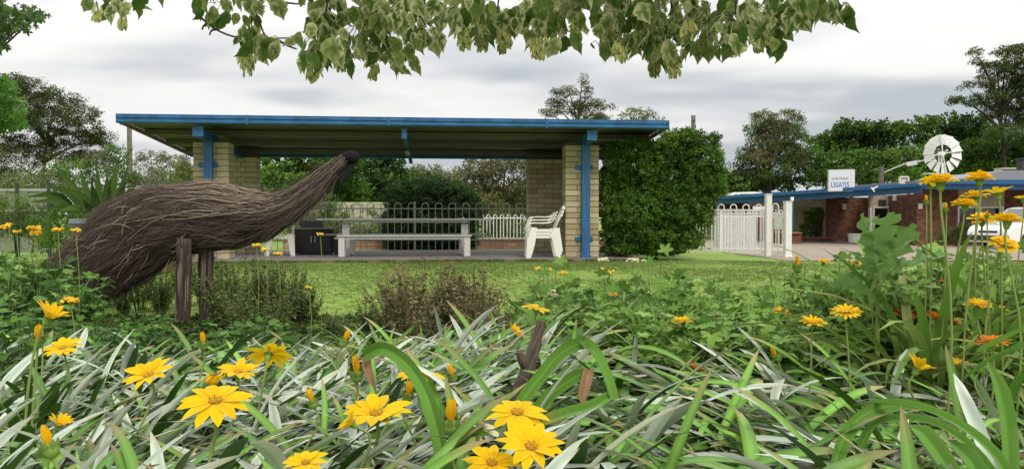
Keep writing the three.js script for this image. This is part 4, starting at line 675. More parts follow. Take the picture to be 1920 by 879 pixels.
  for (let i = 0; i < 60; i++) {        // loose twigs sticking out of the tail
    const p0 = surf(rr(R, 0.05, 0.4), rr(R, 0.2, 2.9), 0.0), p1 = p0.clone().add(V(rr(R, -0.16, 0.03), rr(R, -0.2, 0.06), rr(R, 0.0, 0.1)));
    part('loose_twig', limbGeo(curve([p0, p0.clone().lerp(p1, 0.5).add(V(rr(R, -0.02, 0.02), rr(R, -0.02, 0.02), 0.02)), p1], 5), [0.0035, 0.003, 0.003, 0.0025, 0.002, 0.0015], 4), pale[i % 4], bird);
  }
  for (const t of [0.80, 0.90, 0.965]) { const pts = []; for (let k = 0; k <= 18; k++) pts.push(surf(t, k / 18 * 6.283, 0.012)); part('tie_wire', limbGeo(pts, pts.map(() => 0.0035), 4), M.black, bird); }
  // head and beak: dark rusted sheet and knob
  { const g = new THREE.SphereGeometry(1, 22, 16), p = g.attributes.position; for (let i = 0; i < p.count; i++) { const n = 1 + 0.07 * PN.noise(p.getX(i) * 3, p.getY(i) * 3, p.getZ(i) * 3); p.setXYZ(i, p.getX(i) * 0.072 * n, p.getY(i) * 0.058 * n, p.getZ(i) * 0.06 * n); } g.computeVertexNormals(); const c = L(658, 296); g.translate(c.x, c.y, 0); part('head', g, new THREE.MeshPhysicalMaterial({ color: lin(0.012, 0.011, 0.011), roughness: 0.9, specularIntensity: 0.25 }), bird); }
  { const s = new THREE.Shape(), q = (x, y) => { const v = L(x, y); return [v.x, v.y]; }; s.moveTo(...q(640, 306)); s.lineTo(...q(664, 308)); s.quadraticCurveTo(...q(656, 330), ...q(641, 345)); s.quadraticCurveTo(...q(634, 336), ...q(635, 322)); s.closePath(); const g = new THREE.ExtrudeGeometry(s, { depth: 0.03, bevelEnabled: true, bevelSize: 0.006, bevelThickness: 0.012, bevelSegments: 2 }); g.translate(0, 0, -0.015); part('beak', g, new THREE.MeshPhysicalMaterial({ color: lin(0.016, 0.016, 0.017), roughness: 0.8, specularIntensity: 0.3 }), bird); }
  // legs: weathered split posts
  const legMat = std(lin(0.20, 0.152, 0.125), 0.95, { map: rep(woodTex, 1.5, 0.7), bumpMap: rep(woodBump, 1.5, 0.7), bumpScale: 0.03 });
  for (const [x0, x1, y0, z, w] of [[371, 366, 445, 0.27, 0.054], [389, 391, 440, 0.06, 0.056]]) {
    const g = limbGeo(curve([L(x1, footPy + 30, z), L(lerp(x1, x0, 0.3), 560, z), L(lerp(x1, x0, 0.7), 490, z), L(x0, y0, z * 1.04)], 12), Array.from({ length: 13 }, (_, i) => w * (1 + 0.006 * i)), 16, 0.14, x0);
    const leg = part('leg', g, legMat, bird);
    for (let i = 0; i < 14; i++) { const xo = rr(R, -1, 1) * w * 0.9, zz = z + Math.sqrt(Math.max(0, w * w * 1.1 - xo * xo)), y = rr(R, 0.05, 0.45); const c = L(lerp(x1, x0, y / 0.9), 0); part('bark_strip', limbGeo([V(c.x + xo, y, zz), V(c.x + xo * 1.05, y + 0.15, zz), V(c.x + xo + 0.006, y + rr(R, 0.22, 0.4), zz)], [0.004, 0.007, 0.002], 4), i % 2 ? legMat : pale[1], leg); }
  }
}
// ---------------------------------------------------------------- leaf blades
// base at the origin, growing out along +z; e0 / e1 are the slopes at base and tip; upper and lower face are two sheets of their own colour
function blade({ L = 0.15, W = 0.012, e0 = 0.9, e1 = 0.1, bend = 1, segs = 7, prof, fold = 0.25, sway = 0, twist = 0, top, bot, rib, edge, wave = 0 }) {
  const us = [-1, -0.17, 0.17, 1], pos = [], nor = [], col = [], idx = [], p = V(0, 0, 0);
  prof = prof || ((t) => Math.pow(Math.sin(Math.PI * Math.min(1, 0.06 + t * 0.94)), 0.75));
  const rows = [];
  for (let i = 0; i <= segs; i++) {
    const t = i / segs, e = lerp(e0, e1, Math.pow(t, bend)), dir = V(0, Math.sin(e), Math.cos(e)), nm = V(0, Math.cos(e), -Math.sin(e)), tw = twist * t;
    if (i) p.addScaledVector(dir, L / segs);
    const wv = V(1, 0, 0).applyAxisAngle(dir, tw), n2 = nm.clone().applyAxisAngle(dir, tw), w = Math.max(W * prof(t), W * 0.03) / 2;
    rows.push({ c: p.clone().add(V(sway * t * t, 0, 0)), wv, n: n2, w, t });
  }
  for (const s of bot ? [1, -1] : [1]) {
    const base = pos.length / 3;
    for (const r of rows) for (let k = 0; k < 4; k++) {
      const u = us[k], inner = Math.abs(u) < 0.5, q = r.c.clone().addScaledVector(r.wv, u * r.w).addScaledVector(r.n, fold * (inner ? 0 : 1) * r.w + (inner ? (s > 0 ? 0 : -0.06 * r.w - 0.0002) : 0) + wave * r.w * Math.sin(r.t * 21 + u * 2) * Math.abs(u));
      pos.push(q.x, q.y, q.z);
      const n = r.n.clone().addScaledVector(r.wv, -Math.sign(u) * fold * 0.7).normalize().multiplyScalar(s); nor.push(n.x, n.y, n.z);
      const c = s > 0 ? (inner ? (rib || top) : (edge || top)) : bot; const cc = typeof c === 'function' ? c(r.t) : c; col.push(cc[0], cc[1], cc[2]);
    }
    for (let i = 0; i < segs; i++) for (let k = 0; k < 3; k++) { const a = base + i * 4 + k, b = a + 4; if (s > 0) idx.push(a, b, a + 1, b, b + 1, a + 1); else idx.push(a, a + 1, b, b, a + 1, b + 1); }
  }
  const g = new THREE.BufferGeometry(); g.setAttribute('position', new THREE.Float32BufferAttribute(pos, 3)); g.setAttribute('color', new THREE.Float32BufferAttribute(col, 3)); g.setIndex(idx); g.computeVertexNormals(); return g;
}
// strap leaf along measured points [px, py, d], widths in metres
function strap(pts, W, opt = {}) {
  const c = curve(pts.map(([x, y, d]) => at(x, y, d)), 28), pos = [], col = [], idx = [], n = c.length;
  const top = opt.top || [0.10, 0.22, 0.03], rib = opt.rib || [0.14, 0.28, 0.05], tipc = opt.tip, face = opt.face || V(0, 0.35, 1);
  for (const s of [1]) {
    const b = pos.length / 3;
    for (let i = 0; i < n; i++) {
      const t = i / (n - 1), d = c[Math.min(i + 1, n - 1)].clone().sub(c[Math.max(i - 1, 0)]).normalize(), f = face.clone().applyAxisAngle(d, (opt.turn || 0) * t), w = d.clone().cross(f).normalize(), nm = w.clone().cross(d).normalize();
      const wd = 0.82 * W / 2 * (opt.flat ? 1 : Math.pow(Math.min(1, (1 - t) * (opt.blunt || 3) + 0.02), 0.7)) * lerp(0.8, 1, Math.min(1, t * 5));
      for (const u of [-1, -0.6, -0.25, 0, 0.25, 0.6, 1]) {
        const q = c[i].clone().addScaledVector(w, u * wd).addScaledVector(nm, 0.7 * Math.abs(u) * wd + (s < 0 && Math.abs(u) < 0.9 ? -0.0006 : 0)); pos.push(q.x, q.y, q.z);
        let k = u === 0 ? rib : top.map((v) => v * (1 + 0.13 * Math.sin(u * 19))); if (tipc) { const z = sstep(tipc[0], tipc[1], t + 0.03 * Math.sin(i * 3 + u)); k = [0, 1, 2].map((j) => lerp(k[j], tipc[2][j], z)); } const m = (s < 0 ? 0.85 : 1) * (1 + 0.1 * Math.sin(i * 12.7)); col.push(k[0] * m, k[1] * m, k[2] * m);
      }
    }
    for (let i = 0; i < n - 1; i++) for (let k = 0; k < 6; k++) { const a = b + i * 7 + k, e = a + 7; if (s > 0) idx.push(a, a + 1, e, e, a + 1, e + 1); else idx.push(a, e, a + 1, e, e + 1, a + 1); }
  }
  const g = new THREE.BufferGeometry(); g.setAttribute('position', new THREE.Float32BufferAttribute(pos, 3)); g.setAttribute('color', new THREE.Float32BufferAttribute(col, 3)); g.setIndex(idx); g.computeVertexNormals(); return g;
}
const local = (g, o) => { g.translate(-o.x, -o.y, -o.z); return g; };

// ---------------------------------------------------------------- gazania bed
const GZ = { green: [], silver: [], straw: [] };
{
  const R = rng(101), sp = (t) => lerp(0.34, 1, sstep(0.02, 0.5, t)) * Math.pow(Math.max(0, 1 - Math.pow(Math.max(0, t - 0.55) / 0.45, 2.6)), 0.75);
  const silver = [0.68, 0.70, 0.63], silver2 = [0.55, 0.59, 0.50];
  for (let i = 0; i < 8; i++) {
    const gr = pick(R, [[0.085, 0.20, 0.014], [0.115, 0.245, 0.02], [0.065, 0.155, 0.016], [0.155, 0.27, 0.028]]), o = { L: 0.215, W: rr(R, 0.012, 0.019), e0: rr(R, 0.3, 1.15), e1: rr(R, -0.85, 0.25), bend: rr(R, 0.8, 1.6), segs: 9, prof: sp, fold: rr(R, 0.1, 0.45), sway: rr(R, -0.06, 0.06), twist: rr(R, -0.5, 0.5) };
    const old = [0.30, 0.21, 0.10], age = i % 3 === 0 ? 0.8 : 2, mott = (c, q) => (t) => { const m = 1 + 0.22 * PN.noise(t * 9 + i * 3.7, q, 0.5), z = sstep(age, age + 0.16, t + 0.04 * Math.sin(t * 40 + q)); return [0, 1, 2].map((j) => lerp(c[j] * m, old[j], z)); };
    GZ.green.push(blade({ ...o, top: mott(gr, 1), rib: mott(gr.map((v) => v * 1.5 + 0.03), 2), edge: mott(gr.map((v) => v * 1.02 + 0.01), 3), bot: silver }));
    const o2 = { ...o, W: rr(R, 0.012, 0.0195), e0: rr(R, 0.25, 1.1), e1: rr(R, -0.9, 0.3), fold: rr(R, -0.35, 0.05), twist: rr(R, -0.4, 0.4) };
    GZ.silver.push(blade({ ...o2, top: mott(i % 2 ? silver : silver2, 4), rib: [0.33, 0.40, 0.30], edge: mott([0.54, 0.57, 0.49], 5), bot: gr }));
    const st = pick(R, [[0.20, 0.22, 0.075], [0.30, 0.26, 0.13], [0.14, 0.19, 0.06], [0.24, 0.21, 0.10]]);
    GZ.straw.push(blade({ ...o, L: 0.2, W: rr(R, 0.004, 0.008), e0: rr(R, 0.1, 0.7), e1: rr(R, -0.4, 0.2), top: st, bot: st.map((v) => v * 1.2), rib: st }));
  }
}
function leafSpec(R, px, d) {                  // which leaf, how turned, at this column of the bed
  const right = sstep(950, 1250, px), w = R(), patch = 0.6 + 0.9 * PN.noise(px * 0.006, 2.2, d * 3) + 0.35 * sstep(0.8, 1.5, d), kind = w < lerp(0.56, 0.24, right) * patch ? 'silver' : w < lerp(0.97, 0.66, right) ? 'green' : 'straw';
  const lean = R() < lerp(0.58, 0.68, right) ? lerp(1.45, -1.35, right) + rr(R, -0.6, 0.6) : R() * 6.283;
  const s = rr(R, 0.7, 1.35), t = rr(R, 0.72, 1.25);
  return { g: pick(R, GZ[kind]), e: [rr(R, -0.6, 0.15) + right * 0.14, lean, rr(R, -0.3, 0.3)], s: [s * rr(R, 0.8, 1.15), s, s], t: [t * rr(R, 0.93, 1.07), t, t * rr(R, 0.9, 1.08)] };
}
{
  const R = rng(103), rows = [[0.74, 0.15], [0.9, 0.16], [1.06, 0.165], [1.24, 0.17], [1.45, 0.18], [1.7, 0.19], [2.0, 0.21], [2.35, 0.24]];
  const tints = [0.78, 0.92, 1.06, 1.2].map((k) => leafMat(0.42, 0, { color: lin(k * 0.88, k * 0.88, k * 0.88), specularIntensity: 0.5 }));
  for (const [d, step] of rows) for (let x = -0.70 * d - 0.05 + R() * step; x < 0.70 * d + 0.05; x += step) {
    const dd = d + rr(R, -0.07, 0.07), xx = x + rr(R, -0.05, 0.05), px = 960 + xx / dd * F, far = sstep(1.4, 2.3, dd);
    if (dd > 1.75 && px > 560 && px < 800) continue; if (dd > 1.85 && px > 1080) continue;              // gap where the low shrubs show
    const pl = thing('gazania_plant', 'gazania clump of long green and silver strap leaves', 'plant', V(xx, gy(xx, -dd), -dd), 0, 'gazania clumps massed in the front bed');
    const n = Math.round(lerp(34, 18, far));
    for (let i = 0; i < n; i++) { const s = leafSpec(R, px, dd), m = part('leaf', s.g, pick(R, tints), pl); m.position.set(rr(R, -0.05, 0.05), rr(R, -0.01, 0.06), rr(R, -0.05, 0.05)); m.rotation.set(s.e[0], s.e[1], s.e[2], 'YXZ'); m.scale.set(...s.s); }
  }
  // fallen and underlying leaves between the clumps
  const cover = new THREE.Group(); cover.name = 'gazania_ground_cover'; scene.add(cover); tag(cover, 'tangle of small gazania leaves filling between the clumps', 'ground cover', null, 'stuff');
  const sets = new Map();
  for (let i = 0; i < 5600; i++) {
    const d = 0.62 + 2.2 * Math.pow(R(), 0.7), x = rr(R, -0.72, 0.72) * d; if (d > 1.9 && x / d > 0.1) continue; const s = leafSpec(R, 960 + x / d * F, d);
    if (GZ.silver.includes(s.g) && R() < (x > 0.1 ? 0.65 : 0.35)) s.g = pick(R, GZ.green); if (!sets.has(s.g)) sets.set(s.g, []);
    
    sets.get(s.g).push([M4(V(x, gy(x, -d) + rr(R, -0.015, 0.04), -d), s.e, s.s), s.t]);
  }
  for (const [g, l] of sets) instanced('leaves', g, M.gazania, l, cover);
}
// ---------------------------------------------------------------- flowers
const petalSet = {};
function petals(key, o) { return petalSet[key] || (petalSet[key] = [0, 1, 2].map((i) => { const R = rng(i + key.length * 7); return blade({ segs: 6, fold: o.fold ?? 0.18, ...o, L: o.L * rr(R, 0.92, 1.06), W: o.W * rr(R, 0.9, 1.08), e0: o.e0 + rr(R, -0.08, 0.08), e1: o.e1 + rr(R, -0.2, 0.2), sway: rr(R, -0.002, 0.002), twist: rr(R, -0.25, 0.25) }); })); }
const tipP = (t) => Math.pow(Math.sin(Math.PI * Math.min(1, 0.14 + 0.86 * Math.pow(t, 1.0))), 0.7) * lerp(0.45, 1, sstep(0, 0.45, t)), roundP = (t) => lerp(0.3, 1, sstep(0, 0.5, t)) * (1 - Math.pow(Math.max(0, t - 0.72) / 0.28, 3) * 0.75);
const Y = [0.90, 0.62, 0.006], Yd = [0.86, 0.53, 0.005], Yb = [0.70, 0.50, 0.02], O = [0.78, 0.26, 0.006], Od = [0.70, 0.19, 0.005], Gd = [0.94, 0.66, 0.01];
const KIND = {
  gazania: { D: 0.085, n: 13, p: { L: 0.045, W: 0.018, e0: 0.28, e1: -0.12, prof: tipP, top: (t) => (t < 0.15 ? [0.82, 0.42, 0.004] : Y), rib: (t) => (t < 0.25 ? [0.84, 0.46, 0.004] : [0.88, 0.57, 0.005]) }, disc: 0.0075, dc: [0.80, 0.40, 0.01] },
  half: { D: 0.07, n: 13, p: { L: 0.036, W: 0.012, e0: 0.95, e1: 0.35, prof: tipP, top: Yd, rib: Yd }, disc: 0.008, dc: [0.68, 0.3, 0.01] },
  bud: { D: 0.034, n: 9, p: { L: 0.032, W: 0.011, e0: 1.35, e1: 1.75, prof: tipP, top: Yd, rib: Yd }, disc: 0.006, dc: [0.6, 0.4, 0.02], tall: 1 },
  marigold: { D: 0.07, n: 22, p: { L: 0.033, W: 0.0075, e0: 0.35, e1: -0.2, prof: roundP, top: Gd, rib: Yd }, disc: 0.009, dc: [0.72, 0.36, 0.01], layers: 2 },
  orange: { D: 0.07, n: 24, p: { L: 0.033, W: 0.0072, e0: 0.35, e1: -0.15, prof: roundP, top: O, rib: Od }, disc: 0.009, dc: [0.42, 0.12, 0.01], layers: 2 },
  coreopsis: { D: 0.058, n: 12, p: { L: 0.028, W: 0.0155, e0: 0.42, e1: -0.25, prof: roundP, top: Gd, rib: Yd }, disc: 0.009, dc: [0.66, 0.32, 0.01], layers: 3 },
  single: { D: 0.058, n: 9, p: { L: 0.028, W: 0.014, e0: 0.5, e1: 0.1, prof: roundP, top: Gd, rib: Yd }, disc: 0.008, dc: [0.5, 0.25, 0.01] },
};
const stemMat = leafMat(0.7, 0, { color: lin(0.20, 0.26, 0.075) }), calyxMat = leafMat(0.7, 0, { color: lin(0.20, 0.32, 0.06), vertexColors: false });
stemMat.vertexColors = false;
const discGeo = (() => { const g = new THREE.SphereGeometry(1, 16, 8, 0, 6.283, 0, 1.5708), p = g.attributes.position; for (let i = 0; i < p.count; i++) { const k = 1 + 0.14 * Math.sin(i * 2.4); p.setXYZ(i, p.getX(i) * k, p.getY(i) * 0.5 * k, p.getZ(i) * k); } g.computeVertexNormals(); return g; })();
const sepalGeo = blade({ L: 1, W: 0.45, e0: 1.0, e1: 1.45, segs: 4, top: [0.18, 0.29, 0.06], bot: [0.2, 0.32, 0.07] }), cupGeo = new THREE.LatheGeometry([[0.05, 0], [0.28, 0.1], [0.42, 0.4], [0.46, 0.8], [0.40, 0.86]].map(([a, b]) => new THREE.Vector2(a, b)), 12);
const petalMats = [0.9, 0.97, 1.0].map((k) => leafMat(0.75, 0.42, { color: lin(k, k * (0.94 + 0.06 * k), k) })), discMats = new Map(), FR = rng(207);
function flower(name, kind, px, py, diam, tx, tz, label, cat, group, depth) {
  const k = KIND[kind], d = depth || F * k.D / diam, s = diam * d / F / k.D, head = at(px, py, d), gr = V(head.x + rr(FR, -0.05, 0.05), 0, head.z + rr(FR, -0.04, 0.04)); gr.y = gy(gr.x, gr.z);
  const f = thing(name, label, cat, gr, 0, group), h = head.clone().sub(gr);
  const q = new THREE.Quaternion().setFromEuler(new THREE.Euler(tx, FR() * 6.28 * 0, tz)), up = V(0, 1, 0).applyQuaternion(q), neck = h.clone().addScaledVector(up, -0.016 * s);
  const spin = FR() * 6, droop = rr(FR, -0.24, 0.06), lost = FR() < 0.35 ? Math.floor(FR() * k.n) : -1;
  const hm = new THREE.Matrix4().compose(h, q, V(s, s, s)), ps = petals(kind, k.p), lay = k.layers || 1;
  for (let l = 0; l < lay; l++) for (let i = 0; i < k.n; i++) {
    if (!l && lost === i) continue; const m = part('petal', ps[(i * 7 + l) % 3], pick(FR, petalMats), f), sc = 1 - l * 0.22;
    m.applyMatrix4(hm.clone().multiply(new THREE.Matrix4().makeRotationY(spin + (i + l * 0.5) / k.n * 6.2832 + rr(FR, -0.11, 0.11))).multiply(new THREE.Matrix4().makeTranslation(0, l * 0.0035, k.disc * (kind === 'bud' ? 0.5 : 0.75))).multiply(new THREE.Matrix4().makeRotationX(-l * 0.32 + droop + rr(FR, -0.13, 0.13))).multiply(new THREE.Matrix4().makeScale(sc, sc, sc * rr(FR, 0.82, 1.06))));
  }
  const dk = k.dc.join(); if (!discMats.has(dk)) discMats.set(dk, std(lin(...k.dc), 0.9, { bumpMap: fineBump, bumpScale: 0.002 }));
  part('disc', discGeo, discMats.get(dk), f).applyMatrix4(hm.clone().multiply(M4(V(0, 0.001, 0), [0, 0, 0], [k.disc, k.disc, k.disc])));
  const cs = (kind === 'bud' ? 0.024 : 0.019); const cup = part('calyx', cupGeo, calyxMat, f); cup.applyMatrix4(hm.clone().multiply(M4(V(0, -0.016, 0), [0, 0, 0], [cs * (kind === 'bud' ? 1.05 : 0.85), cs, cs * (kind === 'bud' ? 1.05 : 0.85)])));
  for (let i = 0; i < 7; i++) part('sepal', sepalGeo, M.strap, cup).applyMatrix4(M4(V(0, 0.3, 0), [0, i / 7 * 6.283, 0], [1, 1, 1]).multiply(new THREE.Matrix4().makeTranslation(0, 0, 0.32)).multiply(new THREE.Matrix4().makeScale(0.8, 0.8, 0.8)));
  const mid = neck.clone().multiplyScalar(0.55).add(V(rr(FR, -0.02, 0.02), 0, rr(FR, -0.015, 0.015)));
  part('stem', limbGeo(curve([V(0, -0.02, 0), mid, neck.clone().addScaledVector(up, -0.02), neck.clone().addScaledVector(up, 0.004)], 10), Array.from({ length: 11 }, () => 0.0024 * Math.max(0.7, s)), 6), stemMat, f);
  return f;
}
{
  const og = 'open yellow gazania flowers', ol = 'wide open yellow gazania daisy above the silver leaves';
  for (const [x, y, w, tx, tz] of [[277, 704, 90, 0.42, 0.1], [403, 752, 124, 0.36, -0.08], [446, 698, 78, 0.18, -0.1], [788, 704, 92, 0.05, -0.12], [705, 776, 120, 0.3, 0.02], [970, 774, 116, 0.32, -0.05], [996, 838, 122, 0.42, -0.12], [922, 868, 104, 0.4, -0.1], [573, 868, 84, 0.3, 0], [1006, 580, 58, 0.05, -0.15], [1650, 817, 66, 0.28, -0.12], [116, 653, 68, 0.4, 0.0]]) flower('gazania_flower', 'gazania', x, y, w, tx, tz, ol, 'flower', og, y > 820 ? 0.86 : undefined);
  flower('gazania_flower', 'gazania', 503, 664, 84, -0.75, 0.05, 'yellow gazania daisy turned away, showing its green back', 'flower');
  flower('gazania_flower', 'half', 90, 596, 72, -0.1, -0.5, 'half closed yellow gazania leaning to one side over silver leaves', 'flower');
  flower('gazania_flower', 'half', 400, 722, 60, 0.1, 0.1, 'half open yellow gazania just behind a wide open one', 'flower');
  flower('gazania_flower', 'half', 660, 795, 56, 0.2, 0.9, 'drooping yellow gazania tucked under a wide open one', 'flower', null, 0.98);
  flower('gazania_flower', 'half', 965, 627, 50, 0.0, -0.7, 'ragged thin yellow gazania beside the dry stick', 'flower');
  flower('gazania_flower', 'orange', 1300, 693, 54, -0.05, -0.45, 'orange daisy seen edge on among flattened straw leaves', 'flower');
  flower('gazania_flower', 'half', 1722, 692, 66, 0.1, -0.5, 'golden half closed daisy leaning over silver leaves', 'flower', null, 1.5);
  flower('gazania_flower', 'half', 1797, 686, 36, 0.2, 0.1, 'small golden half closed daisy beside dark ferny leaves', 'flower', null, 1.7);
  flower('gazania_flower', 'half', 108, 797, 52, 0.1, -0.5, 'faded closing gazania with shrivelled golden petals', 'flower', null, 0.95);
  const bg = 'closed yellow gazania buds', bl = 'closed yellow gazania bud on a pale stem';
  for (const [x, y, w, d] of [[92, 838, 48, 0.9], [668, 700, 40, 1.2], [585, 754, 30, 1.2], [845, 792, 50, 0.95], [70, 638, 34, 1.5], [195 * 0 + 77, 636, 20, 1.6], [764, 740, 32, 1.2], [848, 706, 26, 1.5], [380, 645, 26, 1.7], [1842, 690, 24, 1.6], [645, 640, 26, 1.8], [1455, 668, 22, 1.7]]) flower('gazania_bud', 'bud', x, y, w, rr(FR, -0.2, 0.2), rr(FR, -0.45, 0.45), bl, 'bud', bg, d);
  const mg = 'golden marigold like daisies in the leafy middle bed', ml = 'golden many petalled daisy above lobed green leaves';
  for (const [x, y, w] of [[1524, 607, 52], [1587, 586, 56], [1640, 553, 26], [1281, 604, 46], [1545, 492, 30], [1603, 496, 30], [1467, 586, 36], [1745, 632, 34], [1835, 573, 50], [1872, 581, 40], [1345, 598, 18], [1150, 553, 22]]) flower('marigold_flower', 'marigold', x, y, w, rr(FR, -0.02, 0.2), rr(FR, -0.2, 0.15), ml, 'flower', mg, x > 1480 && y > 540 ? Math.min(2.0, F * 0.06 / w) : Math.min(2.9, F * 0.067 / w));
  const rg = 'orange daisies in the leafy middle bed', rl = 'deep orange many petalled daisy above lobed green leaves';
  for (const [x, y, w] of [[1695, 592, 42], [1757, 597, 46], [1785, 606, 34], [1862, 642, 58], [1770, 528, 20], [1822, 634, 24]]) flower('marigold_flower', 'orange', x, y, w, rr(FR, -0.02, 0.2), rr(FR, -0.25, 0.1), rl, 'flower', rg, Math.min(2.0, F * 0.058 / w));
  flower('marigold_flower', 'bud', 1496, 501, 24, 0, 0, 'closed orange daisy standing above the lawn edge', 'flower', null, 2.6);
  const cg = 'tall golden daisies on long bare stems', cl = 'tall golden double daisy on a long bare stem';
  for (const [x, y, w, tx, tz] of [[1746, 344, 44, 0.05, 0.05], [1765, 344, 58, -0.1, -0.05], [1838, 337, 50, -0.12, 0], [1830, 370, 42, -0.05, 0.05], [1811, 386, 44, -0.05, -0.12], [1843, 413, 46, 0.2, 0.1], [1890, 417, 52, -0.05, -0.15], [1883, 460, 50, 0.45, -0.1]]) flower('coreopsis_flower', 'coreopsis', x, y, w, tx, tz, cl, 'flower', cg);
  for (const [x, y, w] of [[1873, 363, 48], [1919, 372, 30]]) flower('coreopsis_flower', 'single', x, y, w, -0.15, 0.05, 'tall single golden daisy with separate rounded petals', 'flower', 'tall single golden daisies');
  for (const [x, y, w] of [[1738, 378, 14], [1775, 392, 14], [1852, 405, 12]]) flower('coreopsis_bud', 'bud', x, y, w, 0.1, 0.1, 'green spent flower head on a tall bare stem', 'bud', 'spent heads among tall golden daisies', 1.8);
}
// ---------------------------------------------------------------- strap leaved plants, dry stick
{
  const plant = (px, d, label, list) => { const o = onGround(px, d), p = thing('strap_leaf_plant', label, 'plant', o); for (const [pts, w, opt] of list) part('strap_leaf', local(strap(pts, w, opt), o), M.strap, p); return p; };
  const br = [0.36, 0.20, 0.11];
  plant(965, 1.14, 'plant with broad pale green strap leaf folded into a tent', [
    [[[945, 900, 1.10], [972, 768, 1.13], [1015, 705, 1.16], [1058, 658, 1.18], [1102, 640, 1.18]], 0.024, { flat: 1 }], [[[1090, 638, 1.18], [1112, 660, 1.17], [1132, 700, 1.14], [1148, 750, 1.10]], 0.023, { flat: 1, face: V(0.5, 0.3, 1) }],
    [[[1147, 744, 1.10], [1110, 766, 1.08], [1060, 780, 1.07], [1010, 798, 1.06], [985, 806, 1.05]], 0.024, { tip: [0.45, 1.0, br], face: V(0, 1, 0.6) }],
    [[[955, 900, 1.12], [990, 798, 1.14], [1030, 742, 1.16], [1070, 712, 1.17], [1106, 692, 1.17]], 0.024, { blunt: 6 }],
    [[[1104, 692, 1.17], [1102, 712, 1.16], [1097, 740, 1.155], [1093, 762, 1.15]], 0.021, { top: br, rib: [0.42, 0.26, 0.15], turn: 0.8 }]]);
  plant(830, 1.05, 'plant with one arching strap leaf ending in a curled brown tip', [
    [[[835, 920, 1.04], [828, 850, 1.06], [812, 780, 1.08], [790, 722, 1.12], [755, 676, 1.16], [715, 655, 1.19], [684, 668, 1.2]], 0.025, { flat: 1 }],
    [[[686, 668, 1.2], [692, 690, 1.2], [702, 712, 1.195], [707, 738, 1.19]], 0.019, { top: br, rib: [0.4, 0.25, 0.15], turn: 1.2 }],
    [[[838, 910, 1.0], [850, 850, 0.98], [880, 812, 0.96], [920, 815, 0.94]], 0.02, {}]]);
  plant(1880, 1.0, 'clump of long green arching strap leaves at right corner of bed', [
    [[[1910, 930, 0.95], [1860, 850, 0.98], [1790, 795, 1.02], [1715, 765, 1.07], [1640, 757, 1.12], [1600, 760, 1.16]], 0.022, { face: V(0, 1, 0.5) }],
    [[[1895, 940, 0.98], [1830, 850, 1.02], [1760, 800, 1.06], [1690, 786, 1.1], [1640, 800, 1.12], [1612, 845, 1.12], [1604, 890, 1.1]], 0.018, { face: V(0, 1, 0.5) }],
    [[[1560, 930, 1.02], [1572, 850, 1.05], [1600, 795, 1.08], [1650, 765, 1.12], [1720, 760, 1.16], [1790, 785, 1.2]], 0.023, {}],
    [[[1890, 920, 1.0], [1890, 850, 1.02], [1884, 780, 1.04], [1870, 720, 1.06], [1852, 678, 1.08]], 0.028, { top: [0.12, 0.25, 0.04] }],
    [[[1800, 930, 0.95], [1770, 868, 0.97], [1730, 815, 1.0], [1700, 796, 1.04]], 0.03, { top: [0.11, 0.23, 0.035] }],
    [[[1850, 930, 0.96], [1822, 870, 0.98], [1780, 825, 1.02]], 0.03, { top: [0.1, 0.22, 0.035] }],
    [[[1960, 650, 1.1], [1915, 655, 1.12], [1860, 680, 1.16], [1800, 716, 1.2]], 0.022, { face: V(0, 1, 0.6) }],
    [[[1960, 760, 1.0], [1925, 690, 1.05], [1900, 720, 1.08], [1880, 800, 1.1]], 0.02, {}],
    [[[1950, 600, 1.1], [1900, 630, 1.14], [1850, 655, 1.2], [1830, 662, 1.22]], 0.02, { face: V(0, 1, 0.6), top: [0.15, 0.29, 0.05] }]]);
  const o = onGround(965, 1.5), st = thing('dry_stick', 'short dry brown stick standing upright among the leaves', 'stick', o);
  const pts = curve([at(955, 800, 1.5), at(972, 745, 1.5), at(990, 690, 1.5), at(1002, 650, 1.51), at(1016, 602, 1.52)].map((p) => p.sub(o)), 16);
  pts.unshift(V(pts[0].x - 0.01, -0.03, 0));
  part('stem', limbGeo(pts, pts.map((_, i) => 0.021 - 0.0007 * i), 10, 0.16, 5), std(lin(0.27, 0.20, 0.155), 0.95, { map: rep(woodTex, 1, 6), bumpMap: rep(woodBump, 1, 6), bumpScale: 0.008 }), st);
  part('snag', limbGeo([at(988, 690, 1.5).sub(o), at(978, 672, 1.49).sub(o), at(975, 660, 1.48).sub(o)], [0.013, 0.01, 0.005], 7, 0.2, 8), std(lin(0.2, 0.15, 0.115), 0.95, { map: woodTex }), st);
  // closed cream flower lying among the leaves
  const cr = thing('faded_bloom', 'faded cream flower head lying beside a yellow bud', 'flower', onGround(893, 0.98)); const c0 = at(893, 803, 0.98).sub(cr.position);
  for (let i = 0; i < 16; i++) { const m = part('petal', petals('cream', { L: 0.022, W: 0.008, e0: 0.4, e1: -0.4, prof: roundP, top: [0.80, 0.77, 0.52], rib: [0.76, 0.72, 0.45], bot: [0.8, 0.78, 0.58] })[i % 3], M.petal, cr); m.position.copy(c0).add(V((i - 8) * 0.0026, -(i - 8) * 0.0009, rr(FR, -0.004, 0.004))); m.rotation.set(rr(FR, -1, 0.4), rr(FR, -2, 2), 0.3, 'YXZ'); }
  part('stem', limbGeo(curve([V(0, 0, 0), c0.clone().multiplyScalar(0.5).add(V(0.01, 0, 0)), c0], 6), [0.003, 0.003, 0.003, 0.003, 0.003, 0.003, 0.003], 5), stemMat, cr);
}
